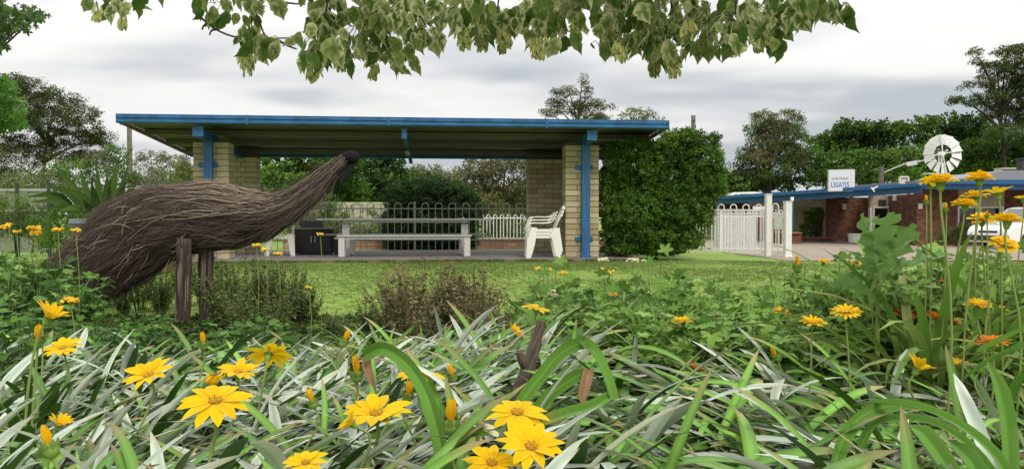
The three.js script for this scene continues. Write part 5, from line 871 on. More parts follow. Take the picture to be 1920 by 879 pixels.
// ---------------------------------------------------------------- leafy plants of the middle bed
function lobed(seed, top, bot, lobes = 5, cut = 0.45) {      // flat lobed leaf with a slight dish, two sheets
  const R = rng(seed), n = lobes * 4, ring = [], pos = [], nor = [], col = [], idx = [];
  for (let i = 0; i <= n; i++) { const a = lerp(-2.6, 2.6, i / n), r = (0.52 + 0.12 * Math.cos(a)) * (1 - cut * 0.5 + cut * 0.5 * Math.cos(i / n * lobes * 6.283 - Math.PI * (lobes % 2 ? 1 : 0))) * rr(R, 0.92, 1.08); ring.push([Math.sin(a) * r, 0.45 + Math.cos(a) * r]); }
  for (const s of [1]) { const b = pos.length / 3; pos.push(0, 0, 0, 0, -0.04, 0.42); nor.push(0, s, 0, 0, s, 0); col.push(...top.map((v) => v * 1.25), ...(s > 0 ? top.map((v) => v * 1.1) : bot)); for (const [x, z] of ring) { const y = 0.10 * Math.abs(x) * 1.4 - 0.14 * z * z + rr(R, -0.03, 0.03); pos.push(x, y, z); const nn = V(-Math.sign(x) * 0.25, 1, 0.25 * z).normalize().multiplyScalar(s); nor.push(nn.x, nn.y, nn.z); const k = rr(R, 0.85, 1.12); col.push(...(s > 0 ? top : bot).map((v) => v * k)); } for (let i = 0; i < n; i++) { const a = b + 2 + i; if (s > 0) idx.push(b + 1, a, a + 1); else idx.push(b + 1, a + 1, a); } }
  const g = new THREE.BufferGeometry(); g.setAttribute('position', new THREE.Float32BufferAttribute(pos, 3)); g.setAttribute('color', new THREE.Float32BufferAttribute(col, 3)); g.setIndex(idx); g.computeVertexNormals(); return g;
}
function herb(seed, { h, r, stems, per, leaf, size, stemC, tip, up = 0.55 }) {    // a leafy herb: stems with leaves all the way up
  const R = rng(seed), fo = new Bunch(), st = new Bunch(), I = new THREE.Matrix4();
  for (let s = 0; s < stems; s++) {
    const a = R() * 6.283, q = r * Math.sqrt(R()), hh = h * rr(R, 0.6, 1.05) * (1 - 0.25 * (q / r) ** 2), e = V(Math.cos(a) * q, hh, Math.sin(a) * q), b0 = V(e.x * 0.3, 0, e.z * 0.3), pts = curve([b0, V(e.x * 0.55, hh * 0.55, e.z * 0.55), e], 5);
    st.add(limbGeo(pts, [0.004, 0.0036, 0.0032, 0.0028, 0.0024, 0.0018], 4), I, stemC);
    for (let k = 0; k < per; k++) { const t = rr(R, 0.25, 1), p = b0.clone().lerp(e, t), z = size * rr(R, 0.6, 1.25) * (1.1 - 0.4 * t), m = rr(R, 0.7, 1.25); fo.add(pick(R, leaf), M4(p, [rr(R, -up, up * 1.1), R() * 6.283, rr(R, -0.4, 0.4)], [z, z, z]), [m * rr(R, 0.9, 1.1), m, m * rr(R, 0.85, 1.1)]); }
    if (tip) tip(fo, e, R);
  }
  return { fo: fo.geo(), st: st.geo() };
}
const MG = [[0.18, 0.32, 0.065], [0.22, 0.36, 0.09], [0.145, 0.27, 0.05]].flatMap((c, i) => [lobed(300 + i, c, c.map((v) => v * 1.15), 5, 0.5), lobed(310 + i, c, c.map((v) => v * 1.1), 7, 0.55)]);
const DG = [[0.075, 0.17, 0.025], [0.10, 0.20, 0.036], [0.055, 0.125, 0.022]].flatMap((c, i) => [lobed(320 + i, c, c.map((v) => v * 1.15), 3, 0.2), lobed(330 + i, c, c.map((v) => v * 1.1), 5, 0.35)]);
const FG = [[0.10, 0.18, 0.035], [0.13, 0.21, 0.05], [0.08, 0.15, 0.03], [0.16, 0.16, 0.06]].map((c) => blade({ L: 0.9, W: 0.5, e0: 0.4, e1: -0.2, segs: 3, top: c, prof: tipP }));
const BG = [[0.17, 0.125, 0.065], [0.14, 0.13, 0.05], [0.12, 0.15, 0.04], [0.095, 0.14, 0.035]].map((c) => blade({ L: 0.9, W: 0.6, e0: 0.4, e1: -0.4, segs: 3, top: c, prof: tipP }));
const GR = [[0.15, 0.27, 0.045], [0.20, 0.30, 0.06], [0.25, 0.29, 0.09], [0.13, 0.23, 0.04]].map((c, i) => blade({ L: 1, W: 0.032, e0: 1.35, e1: 0.2 - 0.25 * i, segs: 7, top: c, fold: 0.4 }));
function plantKind(name, label, cat, group, variants, spots, mats) {
  spots.forEach(([px, d, s, turn, sy], i) => { const v = variants[i % variants.length], p = thing(name, label, cat, onGround(px, d), turn, group); p.scale.set(s, sy || s, s); part('foliage', v.fo, mats, p); if (v.st) part('stems', v.st, M.matte, p); });
}
{
  const R = rng(401), lobeV = [0, 1, 2, 3].map((i) => herb(410 + i, { h: 0.40, r: 0.2, stems: 20, per: 12, leaf: MG, size: 0.1, stemC: [0.12, 0.18, 0.06], up: 1.15 }));
  const spots = []; for (let d = 2.05; d < 4.4; d += 0.22) for (let px = 1030 + R() * 60; px < 1960; px += 0.25 / d * F * rr(R, 0.8, 1.3)) { if (d < 2.5 && px < 1120) continue; if (d < 2.3 && px > 1620 && px < 1700) continue; const dd = d + rr(R, -0.08, 0.08), xg = (px - 960) / F * dd, yt = lerp(596, 498, (d - 2.05) / 2.3) + rr(R, -14, 22) - 45 * sstep(1540, 1800, px) + (px > 1240 && px < 1480 ? 10 : 0), top = EYE - (yt - 405) * dd / F - gy(xg, -dd); const sy = Math.max(0.5, (top + (R() < 0.22 ? 0.08 : 0)) / 0.40); spots.push([px, dd, Math.max(0.78, Math.sqrt(sy)), R() * 6.28, sy]); }
  plantKind('lobed_leaf_plant', 'bushy pale green plant with lobed leaves behind the gazanias', 'plant', 'lobed leaf plants of the middle bed', lobeV, spots, M.leaf);
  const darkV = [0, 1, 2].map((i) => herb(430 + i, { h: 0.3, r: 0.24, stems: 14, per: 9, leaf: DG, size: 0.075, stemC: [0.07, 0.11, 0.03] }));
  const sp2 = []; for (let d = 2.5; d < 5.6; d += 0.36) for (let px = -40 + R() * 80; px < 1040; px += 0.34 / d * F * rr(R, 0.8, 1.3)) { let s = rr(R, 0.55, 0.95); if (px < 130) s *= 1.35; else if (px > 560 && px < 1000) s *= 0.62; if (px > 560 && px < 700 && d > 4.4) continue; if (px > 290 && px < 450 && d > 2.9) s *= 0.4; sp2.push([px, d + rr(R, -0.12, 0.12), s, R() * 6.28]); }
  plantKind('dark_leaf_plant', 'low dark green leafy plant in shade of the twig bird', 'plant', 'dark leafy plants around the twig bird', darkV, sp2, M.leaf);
  // taller leafy plants at the far left
  const tallV = [0, 1].map((i) => herb(440 + i, { h: 0.62, r: 0.26, stems: 16, per: 14, leaf: DG.concat(MG.slice(0, 2)), size: 0.085, stemC: [0.07, 0.12, 0.03] }));
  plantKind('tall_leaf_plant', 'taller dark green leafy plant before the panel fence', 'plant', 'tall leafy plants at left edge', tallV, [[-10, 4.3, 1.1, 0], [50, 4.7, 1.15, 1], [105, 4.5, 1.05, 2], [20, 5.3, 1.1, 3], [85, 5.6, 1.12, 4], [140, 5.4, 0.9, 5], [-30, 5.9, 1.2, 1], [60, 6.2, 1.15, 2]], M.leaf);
  // weedy shrubs with small leaves under the bird's neck and round the lawn edge
  const weedV = [0, 1, 2].map((i) => herb(450 + i, { h: 0.6, r: 0.24, stems: 30, per: 34, leaf: FG, size: 0.048, stemC: [0.12, 0.11, 0.05] }));
  plantKind('weedy_shrub', 'wispy small leaved shrub under the neck of twig bird', 'shrub', 'wispy shrubs by the twig bird', weedV, [[430, 5.7, 0.95, 0], [475, 6.0, 1.05, 1], [520, 5.8, 1.0, 2], [548, 6.1, 0.85, 3], [450, 5.2, 0.8, 4], [505, 5.1, 0.7, 5], [410, 6.4, 0.9, 1.2], [440, 7.2, 0.85, 2.2], [500, 7.4, 0.85, 0.2], [550, 7.0, 0.7, 5.2], [300, 7.3, 0.75, 1], [340, 7.6, 0.8, 3], [260, 7.2, 0.75, 4], [210, 7.4, 0.8, 2], [160, 7.0, 0.85, 1], [575, 6.2, 0.6, 3], [620, 5.6, 0.35, 3], [690, 5.6, 0.5, 2], [650, 5.2, 0.36, 1], [380, 7.8, 0.85, 2], [300, 6.9, 0.6, 4], [230, 6.8, 0.55, 5]], M.leaf);
  // brown seed heads
  const disc = new THREE.CircleGeometry(1, 8); disc.rotateX(-Math.PI / 2); const seed = (fo, e, Q) => { for (let k = 0; k < 3; k++) { const z = rr(Q, 0.007, 0.016), c = rr(Q, 0.7, 1.3); fo.add(disc, M4(e.clone().add(V(rr(Q, -0.03, 0.03), rr(Q, -0.02, 0.02), rr(Q, -0.03, 0.03))), [rr(Q, -0.5, 0.8), 0, rr(Q, -0.5, 0.5)], [z, z, z]), [0.17 * c, 0.125 * c, 0.06 * c]); } };
  const brownV = [0, 1, 2].map((i) => herb(460 + i, { h: 0.55, r: 0.26, stems: 46, per: 22, leaf: BG, size: 0.038, stemC: [0.15, 0.11, 0.06], tip: seed }));
  plantKind('dry_shrub', 'dry brown twiggy shrub with flat seed heads before the lawn', 'shrub', 'dry seed head shrubs before the lawn', brownV, [[740, 5.3, 0.95, 0.7], [755, 5.0, 1.0, 0], [800, 5.3, 1.12, 1], [850, 5.1, 1.02, 2], [900, 5.0, 0.94, 3], [945, 4.7, 0.82, 4], [880, 5.6, 1.0, 1.7], [1040, 4.9, 0.7, 3.3], [1090, 4.6, 0.6, 4.4], [780, 4.5, 0.7, 5], [870, 4.3, 0.66, 0.5], [980, 4.4, 0.55, 2.5], [1010, 4.8, 0.5, 1], [930, 3.9, 0.55, 2]], M.leaf);
  const leafyV = [0, 1, 2].map((i) => herb(480 + i, { h: 0.46, r: 0.17, stems: 20, per: 20, leaf: FG.slice(0, 3).concat(MG.slice(2, 4)), size: 0.062, stemC: [0.17, 0.22, 0.07], up: 1.0 }));
  const spL = []; for (let i = 0; i < 26; i++) spL.push([1560 + 420 * ((i * 0.618) % 1), rr(R, 2.05, 2.9), rr(R, 0.75, 1.02), R() * 6.28]);
  plantKind('leafy_stem_plant', 'loose leafy stems tangled below the tall golden daisies', 'plant', 'leafy stems below the tall golden daisies', leafyV, spL, M.leaf);
  // grass tufts
  const tuftV = [0, 1, 2].map((i) => { const Q = rng(470 + i), b = new Bunch(); for (let k = 0; k < 46; k++) { const z = rr(Q, 0.28, 0.55), c = rr(Q, 0.75, 1.25); b.add(pick(Q, GR), M4(V(rr(Q, -0.05, 0.05), 0, rr(Q, -0.05, 0.05)), [rr(Q, -0.25, 0.15), Q() * 6.283, rr(Q, -0.3, 0.3)], [z * 1.1, z, z]), [c, c, c]); } return { fo: b.geo() }; });
  const sp3 = []; for (let i = 0; i < 11; i++) sp3.push([rr(R, 1715, 1990), rr(R, 1.75, 2.5), rr(R, 0.9, 1.3), R() * 6.28]);
  for (let i = 0; i < 8; i++) sp3.push([rr(R, 1060, 1180), rr(R, 3.4, 4.2), rr(R, 0.6, 0.8), R() * 6.28]);
  for (let i = 0; i < 7; i++) sp3.push([rr(R, 600, 1000), rr(R, 2.3, 3.2), rr(R, 0.4, 0.6), R() * 6.28]);
  for (let i = 0; i < 6; i++) sp3.push([rr(R, 1200, 1600), rr(R, 2.0, 2.5), rr(R, 0.45, 0.65), R() * 6.28]);
  plantKind('grass_tuft', 'tuft of thin arching grass blades among the flowers', 'grass tuft', 'grass tufts in the flower bed', tuftV, sp3, M.strap);
  // low cover hiding the soil in the back half of the bed
  const list = [[], []]; for (let i = 0; i < 5200; i++) { const d = 2.4 + 4.1 * Math.sqrt(R()), x = rr(R, -0.74, 0.74) * d; const z = rr(R, 0.06, 0.15), g = pick(R, G.green.concat(G.hedge, G.olive)), c = rr(R, 0.6, 1.1); list[i % 2].push([M4(V(x, gy(x, -d) + 0.02, -d), [0, R() * 6.28, 0], [z, z * 0.8, z]), g.map((v) => v * c)]); }
  const lc = new THREE.Group(); lc.name = 'low_ground_cover'; scene.add(lc); tag(lc, 'low dark green ground cover across the back of the bed', 'ground cover', null, 'stuff'); list.forEach((l, i) => instanced('leaves', TUFT.round[i], M.leaf, l, lc));
  // dead leaves and straw on the soil
  const dead = [[], []]; for (let i = 0; i < 1700; i++) { const d = i < 1500 ? 0.7 + 3.0 * R() : rr(R, 6.4, 15), x = rr(R, -0.7, 0.7) * d, z = rr(R, 0.03, 0.07), c = rr(R, 0.7, 1.5); dead[i % 2].push([M4(V(x, gy(x, -d) + rr(R, 0.0, 0.04), -d), [rr(R, -0.8, 0.8), R() * 6.28, rr(R, -0.8, 0.8)], [z, z, z]), [1.6 * c, 1.3 * c, 1.2 * c]]); }
  const dl = new THREE.Group(); dl.name = 'leaf_litter'; scene.add(dl); tag(dl, 'dry brown leaf litter on the bed soil', 'leaf litter', null, 'stuff'); dead.forEach((l, i) => instanced('dry_leaves', BG[i], M.leaf, l, dl));
}
{ // big lobed plant at right, in front of the driveway
  const R = rng(501), o = onGround(1650, 1.9), p = thing('lobed_thistle', 'tall plant with big grey green lobed leaves before the driveway', 'plant', o);
  const wavy = (t) => (0.16 + 0.84 * Math.pow(Math.sin(Math.PI * Math.min(1, 0.1 + 0.88 * t)), 0.7)) * (0.6 + 0.3 * Math.sin(t * 24 + 1) + 0.12 * Math.sin(t * 61)) ;
  const c1 = [0.22, 0.37, 0.11], c2 = [0.16, 0.31, 0.06], c3 = [0.14, 0.27, 0.09];
  const lf = (bx, by, tx, ty, W, col, d0, d1, roll, e) => { const a = at(bx, by, d0).sub(o), b = at(tx, ty, d1).sub(o), dd = b.clone().sub(a), Ln = dd.length(); const g = blade({ L: Ln * 1.04, W, e0: 0.3, e1: -0.45, segs: 26, prof: wavy, fold: 0.12, top: col, rib: [0.22, 0.35, 0.11], wave: 0.18 }); const m = new THREE.Matrix4().compose(a, new THREE.Quaternion().setFromUnitVectors(V(0, 0, 1), dd.normalize()).multiply(new THREE.Quaternion().setFromAxisAngle(V(0, 0, 1), roll)), V(1, 1, 1)); g.applyMatrix4(m); part('lobed_leaf', g, M.strap, p); };
  lf(1652, 520, 1612, 395, 0.05, c1, 1.9, 1.82, 0.3); lf(1650, 500, 1668, 392, 0.11, c1, 1.9, 1.8, 0.1); lf(1650, 520, 1712, 418, 0.12, c2, 1.9, 1.85, -0.3); lf(1660, 520, 1775, 470, 0.11, c3, 1.9, 1.8, 0.5); lf(1640, 530, 1596, 462, 0.05, c3, 1.88, 1.8, -0.4);
  lf(1640, 540, 1700, 445, 0.1, c2, 1.86, 1.76, 0.7); lf(1650, 560, 1560, 520, 0.09, c1, 1.9, 1.85, 0.5); lf(1655, 560, 1760, 530, 0.1, c1, 1.88, 1.78, 0.2); lf(1648, 480, 1640, 405, 0.07, c1, 1.9, 1.98, 0.9);
  part('stem', limbGeo(curve([V(0, -0.02, 0), at(1648, 560, 1.9).sub(o), at(1654, 480, 1.9).sub(o)], 10), Array.from({ length: 11 }, (_, i) => 0.007 - 0.0003 * i), 7), stemMat, p);
}
{ // yarrow heads and small flowers standing clear of the foliage
  const yh = (px, py, d, w, col, label, group) => { const o = onGround(px, d), h = at(px, py, d).sub(o), t = thing('yarrow_head', label, 'flower', o, 0, group), R = rng(px * 3 + py), b = new Bunch(), g = new THREE.IcosahedronGeometry(1, 0); for (let i = 0; i < 26; i++) { const a = R() * 6.283, r = w * Math.sqrt(R()), z = w * rr(R, 0.16, 0.3), k = rr(R, 0.8, 1.15); b.add(g, M4(h.clone().add(V(Math.cos(a) * r, 0.55 * w * R(), Math.sin(a) * r)), [0, 0, 0], [z, z, z]), col.map((v) => v * k)); } part('flower_cluster', b.geo(), M.matte, t); part('stem', limbGeo(curve([V(0, 0, 0), h.clone().multiplyScalar(0.6).add(V(0.015, 0, 0)), h], 6), Array.from({ length: 7 }, () => 0.0025), 5), stemMat, t); };
  const ye = [0.70, 0.48, 0.03], cr = [0.66, 0.6, 0.36];
  for (const [x, y, d, w] of [[1010, 506, 4.2, 0.022], [1026, 508, 4.3, 0.026], [1057, 515, 4.0, 0.026], [1142, 513, 3.8, 0.028], [1128, 507, 3.9, 0.02], [480, 462, 5.6, 0.03], [600, 441, 5.5, 0.026], [578, 541, 4.6, 0.02], [497, 470, 5.6, 0.03], [520, 478, 5.4, 0.03]]) yh(x, y, d, w, ye, 'small flat yellow flower cluster on a thin stem near the lawn', 'yellow flower clusters near the lawn');
  for (const [x, y, d, w] of [[1131, 489, 3.8, 0.026], [1187, 491, 3.7, 0.028], [1036, 547, 3.6, 0.016], [1040, 556, 3.6, 0.02], [1207, 490, 3.8, 0.012]]) yh(x, y, d, w, cr, 'small cream flower cluster on a thin stem near the lawn', 'cream flower clusters near the lawn');
  for (const [x, y, d, w] of [[15, 422, 4.6, 0.022], [62, 430, 4.4, 0.034], [66, 440, 4.4, 0.03], [107, 433, 4.6, 0.03], [141, 434, 4.5, 0.028], [8, 428, 4.4, 0.03], [130, 566, 3.2, 0.03], [30, 436, 4.3, 0.02]]) yh(x, y, d, w, [0.74, 0.44, 0.02], 'small golden flower cluster beside the twig bird tail', 'golden flower clusters at left edge');
}
{ // sword leaved lilies behind the bird
  const sword = (px, d, label, list) => { const o = onGround(px, d), t = thing('sword_leaf_plant', label, 'plant', o); for (const [tx, ty, w, sag, z] of list) { const tip = at(tx, ty, d + z).sub(o), mid = tip.clone().multiplyScalar(0.55).add(V(0, sag, 0)); const c = curve([V(rr(FR, -0.08, 0.08), 0, rr(FR, -0.08, 0.08)), mid, tip], 14), pos = [], col = [], idx = []; const k = rr(FR, 0.45, 0.85);
    c.forEach((p, i) => { const f = i / 14, dd = c[Math.min(i + 1, 14)].clone().sub(c[Math.max(i - 1, 0)]).normalize(), s = dd.clone().cross(V(0.2, 0.3, 1)).normalize(), wd = w * Math.pow(Math.sin(Math.PI * Math.min(0.98, 0.15 + 0.85 * f)), 0.8) / 2, n = s.clone().cross(dd); for (const u of [-1, 0, 1]) { const q = p.clone().addScaledVector(s, u * wd).addScaledVector(n, u ? 0.25 * wd : 0); pos.push(q.x, q.y, q.z); col.push(0.07 * k, 0.135 * k, 0.024 * k); } });
    for (let i = 0; i < 14; i++) for (let q = 0; q < 2; q++) { const a = i * 3 + q, e = a + 3; idx.push(a, a + 1, e, e, a + 1, e + 1); }
    const g = new THREE.BufferGeometry(); g.setAttribute('position', new THREE.Float32BufferAttribute(pos, 3)); g.setAttribute('color', new THREE.Float32BufferAttribute(col, 3)); g.setIndex(idx); g.computeVertexNormals(); part('sword_leaf', g, leafMat(0.5, 0.15), t); } };
  const l = [[180, 308, 0.12, 0.1, 0], [218, 300, 0.12, 0.1, 0.2], [238, 312, 0.13, 0.12, 0.1], [150, 322, 0.13, 0.15, 0.1], [116, 330, 0.12, 0.3, 0.2], [258, 330, 0.13, 0.2, 0.1], [100, 308, 0.11, 0.3, 0.3], [50, 368, 0.11, 0.5, 0.1], [55, 378, 0.1, 0.45, -0.2], [270, 352, 0.13, 0.4, 0], [200, 325, 0.14, 0.1, -0.3], [170, 340, 0.14, 0.2, -0.4], [235, 340, 0.14, 0.2, -0.4], [130, 355, 0.13, 0.4, -0.3], [250, 370, 0.12, 0.5, -0.3], [90, 350, 0.12, 0.45, 0], [205, 345, 0.13, 0.1, -0.5], [155, 375, 0.13, 0.3, -0.6], [225, 372, 0.13, 0.3, -0.6], [70, 405, 0.1, 0.5, -0.4], [110, 395, 0.12, 0.45, -0.5]];
  sword(195, 11, 'large dark green sword leaved plant behind the twig bird', l);
  sword(322, 13, 'small bright sword leaved plant beside the cream brick pier', [[302, 322, 0.1, 0.1, 0], [318, 318, 0.1, 0.1, 0.1], [335, 318, 0.1, 0.1, 0], [350, 326, 0.09, 0.2, 0], [290, 335, 0.09, 0.25, 0.1], [365, 340, 0.09, 0.3, 0], [310, 340, 0.1, 0.1, -0.2], [330, 340, 0.1, 0.1, -0.2], [345, 345, 0.1, 0.2, -0.2]]);
}
// ---------------------------------------------------------------- overhanging variegated maple, and the maple at the left edge
{
  const R = rng(601), o = V(2.9, gy(2.9, 0.9), 0.9), T = thing('variegated_maple', 'variegated maple bough of cream edged leaves hanging overhead', 'tree', o);
  const W = (p) => p.clone().sub(o);
  part('trunk', limbGeo(curve([V(0, -0.1, 0), V(-0.02, 0.9, -0.05), V(-0.1, 1.8, -0.2), V(-0.35, 2.6, -0.6)], 12), Array.from({ length: 13 }, (_, i) => 0.16 - 0.006 * i), 12, 0.1, 3), M.bark, T);
  const limbPts = curve([W(V(2.6, 2.6, 0.3)), W(V(1.9, 2.45, -1.1)), W(V(0.9, 2.12, -2.0)), W(V(-0.2, 2.0, -2.35)), W(V(-1.35, 1.92, -2.5))], 24);
  part('limb', limbGeo(limbPts, limbPts.map((_, i) => 0.07 - 0.0022 * i), 10, 0.08, 4), M.bark, T);
  // leaf: pointed oval with a few teeth, green middle and cream margin
  const mk = (seed, green, cream, mix) => { const Q = rng(seed), half = [[0, 0], [0.22, 0.10], [0.36, 0.30], [0.40, 0.46], [0.33, 0.56], [0.36, 0.66], [0.22, 0.80], [0.08, 0.93], [0, 1.08]], wn = rr(Q, 0.62, 0.95), out = [...half.map(([x, y]) => [x * wn * rr(Q, 0.9, 1.1), y]), ...half.slice(1, -1).reverse().map(([x, y]) => [-x * wn * rr(Q, 0.9, 1.1), y])], n = out.length, pos = [], nor = [], col = [], idx = [];
    const z = (x, y) => 0.28 * Math.abs(x) - 0.25 * y * y + 0.05 * Math.sin(y * 9 + seed);
    for (const s of [1]) { const b = pos.length / 3; for (const k of [0, 0.62, 1]) for (let i = 0; i < n; i++) { const x = out[i][0] * k, y = 0.45 + (out[i][1] - 0.45) * (k ? k : 0.02); pos.push(x, -y, z(x, y) - (s < 0 ? 0.004 : 0)); nor.push(-Math.sign(x) * 0.25 * s, -0.2 * s, s); const q = k === 1 ? cream : k ? (Q() < mix ? cream : green) : green, m = (s < 0 ? 1.1 : 1) * rr(Q, 0.85, 1.15); col.push(q[0] * m, q[1] * m, q[2] * m); }
      for (let r = 0; r < 2; r++) for (let i = 0; i < n; i++) { const a = b + r * n + i, c = b + r * n + (i + 1) % n, d = a + n, e = c + n; if (s > 0) idx.push(a, c, d, c, e, d); else idx.push(a, d, c, c, d, e); } }
    const g = new THREE.BufferGeometry(); g.setAttribute('position', new THREE.Float32BufferAttribute(pos, 3)); g.setAttribute('color', new THREE.Float32BufferAttribute(col, 3)); g.setIndex(idx); g.computeVertexNormals(); return g; };
  const cream = [0.47, 0.46, 0.25], pale = [0.26, 0.30, 0.11], green = [0.075, 0.135, 0.025], mid = [0.14, 0.20, 0.05];
  const LV = [mk(1, green, green, 0), mk(2, green, cream, 0.3), mk(3, mid, cream, 0.4), mk(4, mid, pale, 0.3), mk(5, pale, cream, 0.5), mk(6, green, mid, 0.2), mk(7, mid, mid, 0), mk(8, cream, cream, 0)];
  const lm = leafMat(0.75, 0.36);
  const blobs = [[225, 2, 45, 26, 13], [185, 0, 18, 18, 4], [415, 12, 50, 34, 22], [470, 66, 28, 30, 16], [500, 86, 26, 16, 8], [490, 8, 28, 22, 8], [610, 16, 50, 36, 26], [600, 88, 40, 36, 30], [690, 55, 60, 50, 52], [745, 105, 34, 30, 18], [660, 112, 30, 22, 12], [800, 62, 30, 34, 16], [750, 12, 70, 28, 32], [870, 20, 60, 28, 38], [930, 50, 45, 26, 28], [1000, 55, 40, 32, 26], [1030, 25, 60, 32, 34], [1110, 16, 70, 32, 40], [1060, 55, 30, 32, 16], [1180, 50, 60, 42, 46], [1130, 92, 24, 12, 6], [1250, 80, 48, 40, 38], [1260, 25, 80, 32, 44], [1320, 60, 50, 40, 38], [1380, 45, 60, 40, 40], [1450, 40, 48, 36, 32], [1462, 84, 18, 20, 5], [1520, 16, 48, 26, 24], [1575, 18, 24, 18, 8], [300, -40, 120, 30, 20], [700, -45, 200, 30, 50], [1150, -45, 250, 30, 60], [1500, -40, 100, 30, 20]];
  const bunch = new Bunch(), stems = []; let count = 0;
  for (const [cx, cy, rx, ry, n] of blobs) {
    const d0 = rr(R, 2.15, 2.65), c = at(cx, cy - ry * 0.3, d0);
    let near = limbPts[0], bd = 1e9; for (const q of limbPts) { const e = q.distanceTo(W(c)); if (e < bd) { bd = e; near = q; } }
    const tw = curve([near, near.clone().lerp(W(c), 0.5).add(V(rr(R, -0.1, 0.1), -0.03, rr(R, -0.05, 0.05))), W(c)], 8);
    part('twig', limbGeo(tw, tw.map((_, i) => 0.006 - 0.0005 * i), 6), M.bark, T);
    for (let i = 0; i < n * 1.3; i++) {
      const a = R() * 6.283, q = Math.sqrt(R()), px = cx + Math.cos(a) * q * rx, py = cy + Math.sin(a) * q * ry, d = d0 + rr(R, -0.22, 0.22), p = W(at(px, py - 14, d)), s = rr(R, 0.026, 0.075), w = R();
      const g = LV[w < 0.16 ? 0 : w < 0.30 ? 1 : w < 0.48 ? 2 : w < 0.66 ? 3 : w < 0.76 ? 4 : w < 0.88 ? 5 : w < 0.96 ? 6 : 7], e = [rr(R, -0.5, 0.7), rr(R, -1.4, 1.4), rr(R, -0.55, 0.55)];
      if (cy > -20 && count < 300 && R() < 0.45) { const m = part('leaf', g, lm, T); m.position.copy(p); m.rotation.set(...e, 'YXZ'); m.scale.setScalar(s); count++; } else bunch.add(g, M4(p, e, [s, s, s]));
      if (R() < 0.5) { const k = W(c).lerp(p, 0.3); stems.push(limbGeo(curve([k, k.clone().lerp(p, 0.5).add(V(0, 0.012, 0)), p], 4), [0.0015, 0.0014, 0.0013, 0.0012, 0.001], 4)); }
    }
  }
  const rest = part('leaves', bunch.geo(), lm, T); rest.userData.kind = 'stuff'; const ls = part('leaf_stalks', join(stems), std(lin(0.2, 0.2, 0.08), 0.8), T); ls.userData.kind = 'stuff';
  // bare twigs with buds
  for (const pts of [[[362, 22], [385, 40], [400, 52], [428, 66], [470, 72], [560, 70]], [[520, 75], [545, 88], [556, 92]], [[388, 42], [380, 50], [378, 56]], [[520, 2], [545, 6], [572, 8]], [[640, 60], [665, 78], [690, 90]], [[405, 54], [395, 58], [392, 66]]]) { const c = curve(pts.map(([x, y]) => W(at(x, y, 2.4))), 14); part('twig', limbGeo(c, c.map((_, i) => 0.0042 - 0.00014 * i), 6, 0.25, pts[0][0]), std(lin(0.045, 0.035, 0.03), 0.9), T); }
  // hanging clusters of winged seeds
  const wing = blade({ L: 0.032, W: 0.009, e0: 0, e1: -0.25, segs: 4, top: [0.42, 0.45, 0.18], prof: (t) => (t < 0.35 ? 0.35 : 0.35 + 0.65 * Math.sin(Math.PI * (t - 0.35) / 0.65)) });
  for (const [x, y, h, n] of [[465, 106, 36, 34], [588, 118, 40, 36], [640, 100, 34, 24], [700, 118, 30, 24], [870, 55, 40, 44], [905, 62, 36, 36], [945, 66, 34, 36], [1010, 75, 36, 34], [1080, 36, 30, 30], [1165, 85, 26, 26], [1225, 105, 40, 40], [1262, 110, 34, 34], [1325, 70, 36, 30], [1372, 70, 34, 34], [1425, 62, 34, 34], [1285, 48, 36, 30], [180, 14, 20, 12], [230, 30, 16, 14], [770, 60, 36, 26], [1150, 40, 40, 34]]) {
    const b = new Bunch(), d = rr(R, 2.2, 2.55), t = rr(R, 0.75, 1.15);
    for (let i = 0; i < n; i++) { const f = R(), q = h * 0.5 * (1 - 0.6 * f), p = W(at(x + rr(R, -1, 1) * q, y - h * 0.4 + f * h, d)); for (const s of [-1, 1]) b.add(wing, M4(p, [1.15 + rr(R, -0.2, 0.3), rr(R, -0.7, 0.7) + s * 0.5, s * 0.45], [1, 1, 1]), [t * rr(R, 0.8, 1.2), t, t * 0.9]); b.add(limbGeo([W(at(x, y - h * 0.6, d)), p], [0.0007, 0.0006], 3), new THREE.Matrix4(), [0.2, 0.2, 0.08]); }
    part('seed_cluster', b.geo(), lm, T);
  }
}
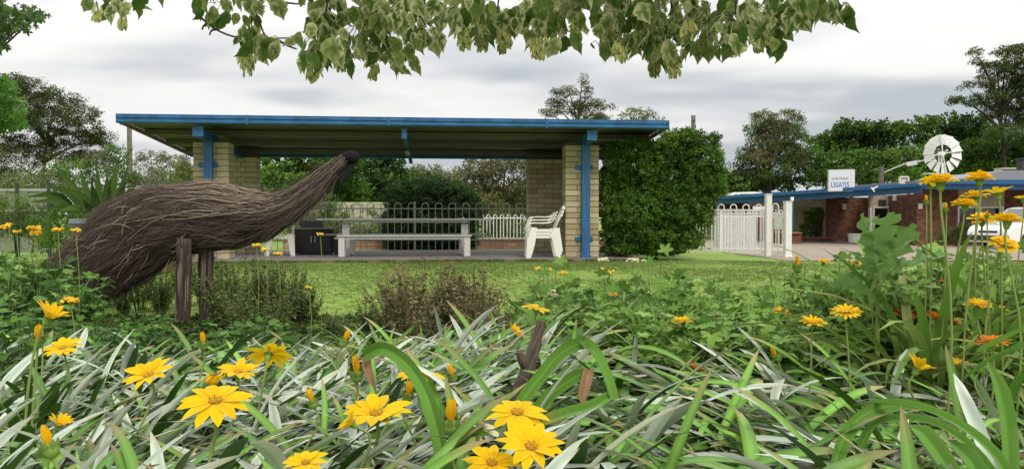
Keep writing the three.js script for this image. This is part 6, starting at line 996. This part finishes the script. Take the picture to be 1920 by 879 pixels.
{
  const R = rng(651), o = onGround(-330, 9), T = thing('green_maple', 'fresh green maple with lobed leaves at the left edge', 'tree', o), W = (p) => p.clone().sub(o);
  part('trunk', limbGeo(curve([V(0, -0.1, 0), V(0.05, 1.2, 0), V(0.2, 2.4, 0.05), V(0.3, 3.4, 0.1)], 10), Array.from({ length: 11 }, (_, i) => 0.17 - 0.011 * i), 10, 0.1, 2), M.bark, T);
  const mk = (s, c) => lobed(s, c, c.map((v) => v * 1.2), 5, 0.6), LV = [mk(1, [0.085, 0.21, 0.02]), mk(2, [0.11, 0.25, 0.028]), mk(3, [0.065, 0.165, 0.018])], DV = [mk(4, [0.05, 0.10, 0.02]), mk(5, [0.07, 0.13, 0.025])];
  const lists = LV.concat(DV).map(() => []);
  const put = (blobs, d, base, k, n) => { for (const [x, y, rx, ry] of blobs) { const c = W(at(x, y, d)); const tw = curve([V(0.25, Math.min(3.2, Math.max(1.4, c.y - 0.5)), 0.05), c.clone().multiplyScalar(0.6).add(V(0, 0.5, 0)), c], 8); part('limb', limbGeo(tw, tw.map((_, i) => 0.035 - 0.0038 * i), 6), M.bark, T); const m = Math.round(n * rx * ry / 500); for (let i = 0; i < m; i++) { const a = R() * 6.283, q = Math.sqrt(R()), s = rr(R, 0.05, 0.1), t = rr(R, 0.75, 1.2); lists[base + Math.floor(R() * k)].push([M4(W(at(x + Math.cos(a) * q * rx, y + Math.sin(a) * q * ry, d + rr(R, -0.6, 0.6))), [rr(R, 0.2, 1.4), rr(R, -1.6, 1.6), rr(R, -0.5, 0.5)], [s, s, s]), [t, t, t]]); } } };
  put([[-10, 165, 42, 30], [12, 200, 34, 28], [-30, 215, 60, 28], [25, 222, 26, 16], [-60, 170, 60, 60], [5, 150, 20, 10], [0, 232, 30, 9]], 9, 0, 3, 110);
  put([[10, 30, 34, 26], [45, 18, 26, 16], [60, 30, 20, 14], [78, 22, 14, 7], [10, 62, 14, 12], [4, 84, 8, 6], [-20, 40, 30, 60], [40, 46, 18, 10]], 7.5, 3, 2, 75);
  const C = new THREE.Group(); C.name = 'crown'; C.userData.kind = 'stuff'; T.add(C);
  lists.forEach((l, i) => instanced('foliage', LV.concat(DV)[i], leafMat(0.7, 0.4), l, C));
}
scene.add(camera);
renderer.render(scene, camera);
